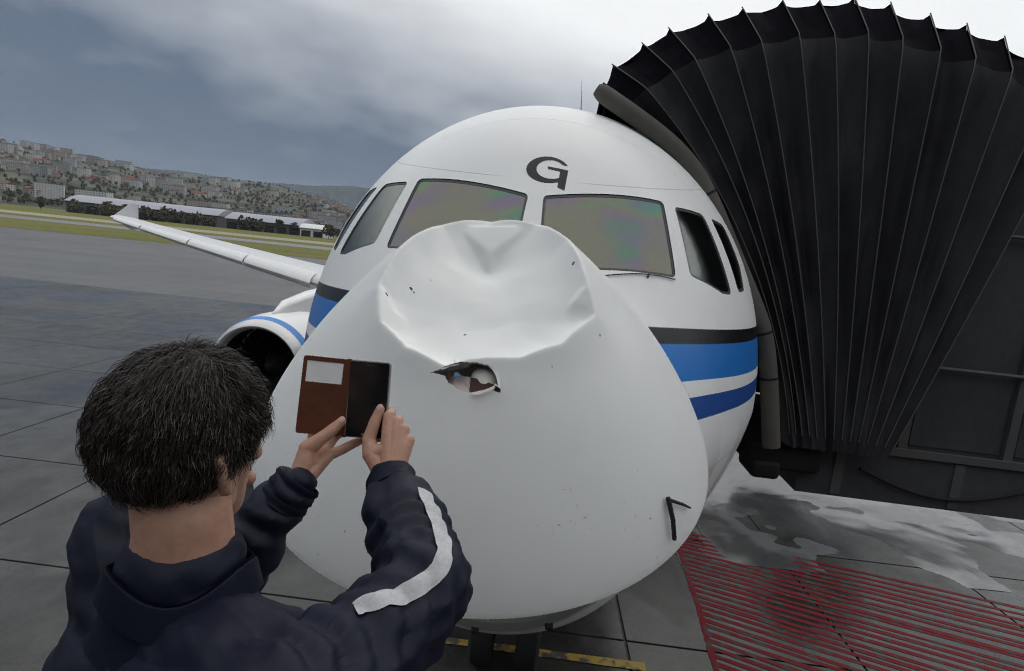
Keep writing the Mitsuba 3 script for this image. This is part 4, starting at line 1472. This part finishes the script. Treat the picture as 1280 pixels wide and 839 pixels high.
# trunk and legs (hidden under clothes)
for sx in (-1, 1):
    hipj = PE + side_d * .09 * sx
    kn = hipj - Zv * .40 + face_d * .02
    an_ = kn - Zv * .40
    bones += [(hipj, .085, kn, .055), (kn, .055, an_, .038), (an_, .038, an_ + face_d * .14 - Zv * .035, .03)]
bones += [(CH + side_d * .06, .11, WA, .105), (CH - side_d * .06, .11, WA, .105), (WA, .11, PE, .12),
          (R_SH, .045, CH, .09), (L_SH, .045, CH, .09), (NECK - Zv * .05, .07, NECK + Zv * .08, .057),
          (R_SH, .045, R_EL - Zv * .01, .036), (L_SH, .045, L_EL, .036), (R_EL, .042, R_WR, .027), (L_EL, .042, L_WR, .027)]
trunk = bones
# head: skull, jaw, nose, ear
hb = [(head_c + Zv * .035 - face_d * .012, .088, head_c + Zv * .03 + face_d * .015, .082),
      (head_c + Zv * .02 + face_d * .02, .072, head_c - Zv * .085 + face_d * .055, .034),
      (head_c - Zv * .02, .068, head_c - Zv * .06 + face_d * .02, .052),
      (head_c - Zv * .03 - face_d * .01, .055, NECK + Zv * .04, .057),
      (head_c + face_d * .096 - Zv * .002, .012, head_c + face_d * .114 - Zv * .035, .014),
      (head_c + face_d * .085 + Zv * .035 - side_d * .03, .012, head_c + face_d * .085 + Zv * .035 + side_d * .03, .012),
      (head_c + face_d * .093 - Zv * .066 - side_d * .016, .010, head_c + face_d * .093 - Zv * .066 + side_d * .016, .010)]
for sx in (-1, 1):
    e = head_c + side_d * sx * .078 - face_d * .008 - Zv * .005
    hb += [(e + Zv * .024, .010, e + Zv * .018 - face_d * .016 + side_d * sx * .008, .008), (e + Zv * .018 - face_d * .016 + side_d * sx * .008, .008, e - Zv * .026 + side_d * sx * .003, .008)]
body_m = skeleton(trunk + hb, 0.010, 8)


def hand(wr, palm, fingers, thumb, elbow):
    bs = []
    # palm: fan of metacarpals
    kn = [f[0] for f in fingers]
    rw = 0.025
    for i, q in enumerate(kn):
        bs.append((wr, rw - .003, q, .0115))
    for i in range(len(kn) - 1):
        bs.append(((kn[i] * .75 + wr * .25), .0125, (kn[i + 1] * .75 + wr * .25), .0125))
        bs.append(((kn[i] * .4 + wr * .6), .017, (kn[i + 1] * .4 + wr * .6), .017))
    bs.append((wr, rw, wr + (elbow - wr) * .30, .030))
    rr = [(.0108, .0100, .0092, .0078), (.0108, .0100, .0092, .0078), (.0102, .0094, .0088, .0074), (.0092, .0084, .0078, .0066)]
    for f, r in zip(fingers, rr):
        for i in range(3):
            bs.append((f[i], r[i], f[i + 1], r[i + 1]))
    tr = (.017, .0125, .0112, .0088)
    bs.append((wr, .02, thumb[0], .016))
    bs.append((thumb[0], .016, (kn[0] + wr) / 2, .014))
    for i in range(3):
        bs.append((thumb[i], tr[i], thumb[i + 1], tr[i + 1]))
    return skeleton(bs, 0.0032, 8)


rF = [[P_(-.199, .978, -.306), P_(-.2015, 1.008, -.308), P_(-.219, 1.0165, -.318), P_(-.241, 1.016, -.322)],
      [P_(-.183, .972, -.313), P_(-.186, 1.004, -.319), P_(-.210, 1.0155, -.336), P_(-.232, 1.014, -.341)],
      [P_(-.169, .965, -.323), P_(-.173, .997, -.332), P_(-.198, 1.013, -.353), P_(-.221, 1.010, -.359)],
      [P_(-.158, .957, -.338), P_(-.163, .985, -.347), P_(-.186, 1.000, -.366), P_(-.208, 1.000, -.372)]]
rT = [P_(-.217, .945, -.366), P_(-.226, .957, -.343), P_(-.221, .968, -.318), P_(-.2155, .9795, -.2955)]
lF = [[P_(-.297, .970, -.384), P_(-.283, .992, -.3815), P_(-.268, 1.002, -.3735), P_(-.251, 1.006, -.364)],
      [P_(-.309, .985, -.381), P_(-.302, 1.010, -.366), P_(-.287, 1.0165, -.350), P_(-.272, 1.0165, -.336)],
      [P_(-.323, .990, -.378), P_(-.321, 1.010, -.355), P_(-.311, 1.0155, -.335), P_(-.299, 1.016, -.316)],
      [P_(-.333, .986, -.378), P_(-.338, 1.000, -.357), P_(-.333, 1.006, -.334), P_(-.324, 1.008, -.316)]]
lT = [P_(-.326, .945, -.367), P_(-.309, .950, -.351), P_(-.292, .9615, -.336), P_(-.2785, .9705, -.3215)]
rh = hand(R_WR, None, rF, rT, R_EL)
lh = hand(L_WR, None, lF, lT, L_EL)


def to_man(m):
    return m3.Manifold(m3.Mesh(m.vertices.astype(np.float32), m.faces.astype(np.uint32)))


U_ = to_man(body_m) + to_man(rh) + to_man(lh)
whole = tm(U_)
nn_ = meshkit.fbm(whole.vertices * 120.0, 2, 3)[:, None] - 0.5
whole.vertices = whole.vertices + whole.vertex_normals * nn_ * 0.0009
add('body', whole, 'skin_mat', person, smooth=True)
for sx in (-1, 1):
    e = trimesh.creation.icosphere(subdivisions=2, radius=.0125)
    e.apply_translation(head_c + face_d * .079 + side_d * sx * .032 + Zv * .016)
    add('eye', e, 'eye_mat', person, smooth=True)
# nails of the two thumbs
for th, ref in ((rT, np.array([0, -1.0, 0.1])), (lT, np.array([-.1, -.9, .45]))):
    d = th[3] - th[2]
    d /= np.linalg.norm(d)
    nrm = ref - d * (ref @ d)
    nrm /= np.linalg.norm(nrm)
    s = trimesh.creation.icosphere(subdivisions=3, radius=1.0)
    s.vertices = s.vertices * np.array([.0062, .0082, .0022])
    M = np.eye(4)
    M[:3, 0], M[:3, 1], M[:3, 2], M[:3, 3] = np.cross(d, nrm), d, nrm, th[3] + nrm * .0078 + d * .001
    s.apply_transform(M)
    add('thumbnail', s, 'nail_mat', person, smooth=True)

# hair: scalp cap and short strands
cap = trimesh.creation.icosphere(subdivisions=5, radius=1.0)
hd = cap.vertices
fx, sx_, zx = hd[:, 1], hd[:, 0], hd[:, 2]
loc = sx_[:, None] * side_d * .0905 + fx[:, None] * face_d * .104 + zx[:, None] * Zv * .098
ctrh = head_c + Zv * .035
hairline = (zx > (-0.72 + 0.95 * np.clip(fx + 0.35, 0, 2))) & ~((fx > .55) & (zx < .52))
soft = (zx > (-0.80 + 0.95 * np.clip(fx + 0.35, 0, 2))) & ~((fx > .60) & (zx < .50))
vid = np.concatenate([np.nonzero(hairline)[0]] * 3 + [np.nonzero(soft)[0]])
capf = cap.faces[np.all(hairline[cap.faces], axis=1)]
cv = ctrh + loc * (1 + 0.02 * (meshkit.fbm(hd * 9, 3, 2)[:, None] - 0.5))
hair = add('hair', trimesh.Trimesh(cv, capf, process=False), 'scalp_two', person, smooth=True, label='short dark hair seen from behind')
m_('scalp_two', two(principled((0.030, 0.024, 0.020), 0.7)))
ns = 34000
r2 = np.random.default_rng(11)
pick = vid[r2.integers(0, len(vid), ns)]
root = cv[pick] + r2.normal(0, .003, (ns, 3))
nrm = loc[pick] / np.linalg.norm(loc[pick], axis=1, keepdims=True)
swirl = np.cross(nrm, np.broadcast_to(side_d, nrm.shape))
down = -Zv + face_d * .25 * np.sign(fx[pick])[:, None]
tang = down - nrm * (down * nrm).sum(1, keepdims=True)
tang /= np.linalg.norm(tang, axis=1, keepdims=True) + 1e-6
clump = np.stack([meshkit.fbm(root * 55.0 + 9 * q_i, 2, 40 + q_i) - .5 for q_i in range(3)], 1)
dirn = 0.16 * nrm + 0.9 * tang + 1.3 * clump + r2.normal(0, .12, (ns, 3))
dirn /= np.linalg.norm(dirn, axis=1, keepdims=True)
Ln = r2.uniform(.012, .030, (ns, 1))
mid = root + dirn * Ln * .5 + nrm * .002
tipp = root + dirn * Ln + (tang - nrm * .9) * Ln * .30
wd = np.cross(dirn, r2.normal(size=(ns, 3)))
wd /= np.linalg.norm(wd, axis=1, keepdims=True)
wd *= .00045
Vh = np.stack([root - wd, root + wd, mid - wd * .8, mid + wd * .8, tipp], 1).reshape(-1, 3)
o = 5 * np.arange(ns)[:, None]
Fh = np.vstack([o + [0, 1, 3], o + [0, 3, 2], o + [2, 3, 4]])
sk = add('strands', trimesh.Trimesh(Vh, Fh, process=False), 'hair_mat', hair)
labels[sk] = {'kind': 'stuff'}

# jacket
R_CUFF = R_WR + (R_EL - R_WR) * 0.02
L_CUFF = L_WR + (L_EL - L_WR) * 0.05
R_MID, L_MID = R_WR * .5 + R_EL * .5, L_WR * .5 + L_EL * .5
jb = [(R_CUFF, .038, R_WR * .85 + R_EL * .15, .045), (R_WR * .85 + R_EL * .15, .050, R_MID, .064), (R_MID, .064, R_EL, .068), (R_EL, .066, (R_EL + R_SH) / 2 - Zv * .030, .076), ((R_EL + R_SH) / 2 - Zv * .030, .076, R_SH - Zv * .01, .086),
      (L_CUFF, .042, L_MID, .060), (L_MID, .060, L_EL, .066), (L_EL, .066, L_SH, .085),
      (R_SH - Zv * .01, .088, CH - face_d * .01, .13), (L_SH, .085, CH - face_d * .01, .13), (R_SH, .075, NECK - Zv * .075, .08), (L_SH, .075, NECK - Zv * .075, .08),
      (CH + side_d * .07, .135, WA + side_d * .06, .125), (CH - side_d * .07, .135, WA - side_d * .06, .125),
      (WA + side_d * .06, .125, PE + side_d * .05, .125), (WA - side_d * .06, .125, PE - side_d * .05, .125), (WA + side_d * .06, .125, PE - side_d * .05, .125),
      (NECK - Zv * .06, .083, NECK + Zv * .0, .078)]
jm = skeleton(jb, 0.009, 14)


def along(p, a, b):
    d = b - a
    t = ((p - a) @ d) / (d @ d)
    q = a + np.clip(t, 0, 1)[:, None] * d
    return t, np.linalg.norm(p - q, axis=1)


v = jm.vertices
disp = np.zeros(len(v))
for (a, b, freq, amp, sd) in ((R_WR, R_EL, 4.8, .015, 1), (R_EL, R_SH, 4.6, .015, 2), (L_WR, L_EL, 5.0, .014, 3), (L_EL, L_SH, 4.4, .013, 4)):
    t, d = along(v, a, b)
    wgt = np.clip(1.6 - d / .075, 0, 1) * np.clip((t + .12) / .1, 0, 1) * np.clip((1.15 - t) / .15, 0, 1)
    nz = meshkit.fbm(np.column_stack([t * freq * 1.0, v[:, 0] * 7, v[:, 2] * 7]) + sd * 13, 3, sd) - .5
    fold = np.abs(np.sin((t * freq + 1.3 * (meshkit.noise(v * 9 + sd) - .5) * 2) * math.pi)) - .6
    disp += wgt * (amp * fold * (0.6 + 0.8 * meshkit.noise(v * 6 + sd * 3)) + .012 * nz)
disp += .016 * (meshkit.fbm(v * np.array([9, 9, 6]), 4, 6) - .5) + .011 * (np.abs(meshkit.fbm(v * np.array([16, 16, 26]) + 11, 2, 19) - .5) * -2 + .2) + .010 * (np.abs(meshkit.fbm(v * np.array([5, 5, 11]) + 40, 3, 9) - .5) * -2 + .25)
jm.vertices = v + jm.vertex_normals * disp[:, None]
trimesh.smoothing.filter_taubin(jm, iterations=2)
jm.fix_normals()
jacket = add('jacket', jm, 'navy_mat', person, smooth=True)
kdj = scipy.spatial.cKDTree(jm.vertices)
jn = jm.vertex_normals


def band(path, width, n=60, lift=.0034, m=9):
    """strip sewn on the jacket along a path of points near its surface"""
    q = np.asarray(path, float)
    t = np.linspace(0, len(q) - 1, n)
    q = np.stack([CubicSpline(np.arange(len(q)), q[:, k])(t) for k in range(3)], 1)
    i = kdj.query(q)[1]
    base, nr_ = jm.vertices[i], jn[i]
    nr_ = np.stack([gaussian_filter(nr_[:, k], 3, mode='nearest') for k in range(3)], 1)
    base = np.stack([gaussian_filter(base[:, k], 1.5, mode='nearest') for k in range(3)], 1)
    tg = np.gradient(base, axis=0)
    w = np.cross(tg, nr_)
    w /= np.linalg.norm(w, axis=1, keepdims=True) + 1e-9
    rows = []
    for f in np.linspace(-.5, .5, m):
        p = base + w * width * f
        dk, ik = kdj.query(p, k=6)
        wt = 1 / (dk + .003)
        wt /= wt.sum(1, keepdims=True)
        sp = (jm.vertices[ik] * wt[..., None]).sum(1)
        sn = (jn[ik] * wt[..., None]).sum(1)
        sn /= np.linalg.norm(sn, axis=1, keepdims=True)
        # foot point on the tangent plane
        p = p - sn * ((p - sp) * sn).sum(1, keepdims=True) + sn * lift
        rows.append(p)
    R_ = np.stack(rows, 1)
    for k in range(3):
        R_[..., k] = gaussian_filter(R_[..., k], (1.6, 0.8), mode='nearest')
    return grid_mesh(R_)


SIL = [E3(-.118, .900, -.399), E3(-.094, .850, -.406), E3(-.076, .818, -.420), E3(-.063, .769, -.428), E3(-.066, .734, -.436), E3(-.084, .714, -.446), E3(-.104, .691, -.450), E3(-.128, .673, -.447), E3(-.147, .664, -.448), E3(-.160, .658, -.452)]
add('sleeve_stripe', band(SIL, .0275, 110), 'silver_mat', jacket, smooth=True, label='silver reflective stripe along the right sleeve')
# cuffs, collar, shoulder flap, side seam
for c0, c1, r, nm in ((R_WR - (R_EL - R_WR) * .03, R_WR + (R_EL - R_WR) * .16, .041, 'cuff'), (L_WR - (L_EL - L_WR) * .02, L_WR + (L_EL - L_WR) * .17, .043, 'cuff')):
    n = 10
    tt_c = np.linspace(0, 1, n)
    pts_c = c0 + (c1 - c0) * tt_c[:, None]
    rad_c = r * (1 + .05 * np.sin(tt_c * 19) + .10 * tt_c)
    cm = tube(pts_c, rad_c, 40, closed_ends=False)
    cm.vertices += cm.vertex_normals * (.008 * (meshkit.fbm(cm.vertices * 28, 3, 5)[:, None] - .5))
    add(nm, cm, 'navy_two', jacket, smooth=True)
m_('navy_two', two(principled(proc(navy_fn), 0.72, specular=0.25)))
t = np.linspace(0, 2 * np.pi, 49)
col = []
for hgt, r, lean in ((-.075, .105, 0), (-.045, .092, 0), (-.01, .082, 0), (.022, .080, 0), (.018, .086, 0), (-.02, .095, 0)):
    col.append(NECK + Zv * hgt + np.cos(t)[:, None] * side_d * r * 1.05 + np.sin(t)[:, None] * face_d * r + Zv * (.012 * np.sin(t * 3 + 1)[:, None]))
add('collar', grid_mesh(np.array(col)), 'navy_two', jacket, smooth=True)
# trousers and shoes
tb = []
for sx in (-1, 1):
    hipj = PE + side_d * .09 * sx
    kn = hipj - Zv * .40 + face_d * .02
    an_ = kn - Zv * .38
    tb += [(hipj, .105, kn, .078), (kn, .078, an_, .06)]
tb += [(PE + side_d * .05, .13, PE - side_d * .05, .13)]
add('trousers', skeleton(tb, .02, 8), 'trouser_mat', person, smooth=True)
for sx in (-1, 1):
    an_ = PE + side_d * .09 * sx + face_d * .02
    an_[2] = zd + .05
    add('shoe', skeleton([(an_ - face_d * .06, .048, an_ + face_d * .16 - Zv * .008, .040)], .01, 5), 'rubber_mat', person, smooth=True)

# ------------------------------------------------------------------ terminal behind the photographer (outside the picture)
term = thing('terminal', 'long grey terminal front with dark glass behind the photographer', 'building')
add('wall', box(-70, 70, -24, -12, 0, 14), 'terminal_mat', term)
for i in range(35):
    for z0, z1 in ((0.4, 3.6), (4.6, 8.2), (9.0, 13.0)):
        add('pane', box(-69.5 + 4 * i, -66.3 + 4 * i, -12.06, -11.94, z0, z1), 'terminal_glass_mat', term)
m_('terminal_mat', principled((0.16, 0.165, 0.17), 0.6))
m_('terminal_glass_mat', principled((0.02, 0.024, 0.028), 0.1))

# ------------------------------------------------------------------ damp air between here and the hills
scene['haze_air'] = {'type': 'homogeneous', 'albedo': {'type': 'rgb', 'value': [0.80, 0.90, 1.0]}, 'sigma_t': HAZE}
scene['haze'] = {'type': 'cube', 'to_world': T().translate([0, 4600, 420]).scale([12100, 7700, 427]), 'bsdf': {'type': 'null'},
                 'interior': {'type': 'ref', 'id': 'haze_air'}}
labels['haze'] = {'kind': 'stuff', 'label': 'thin damp air over the airfield', 'category': 'haze'}
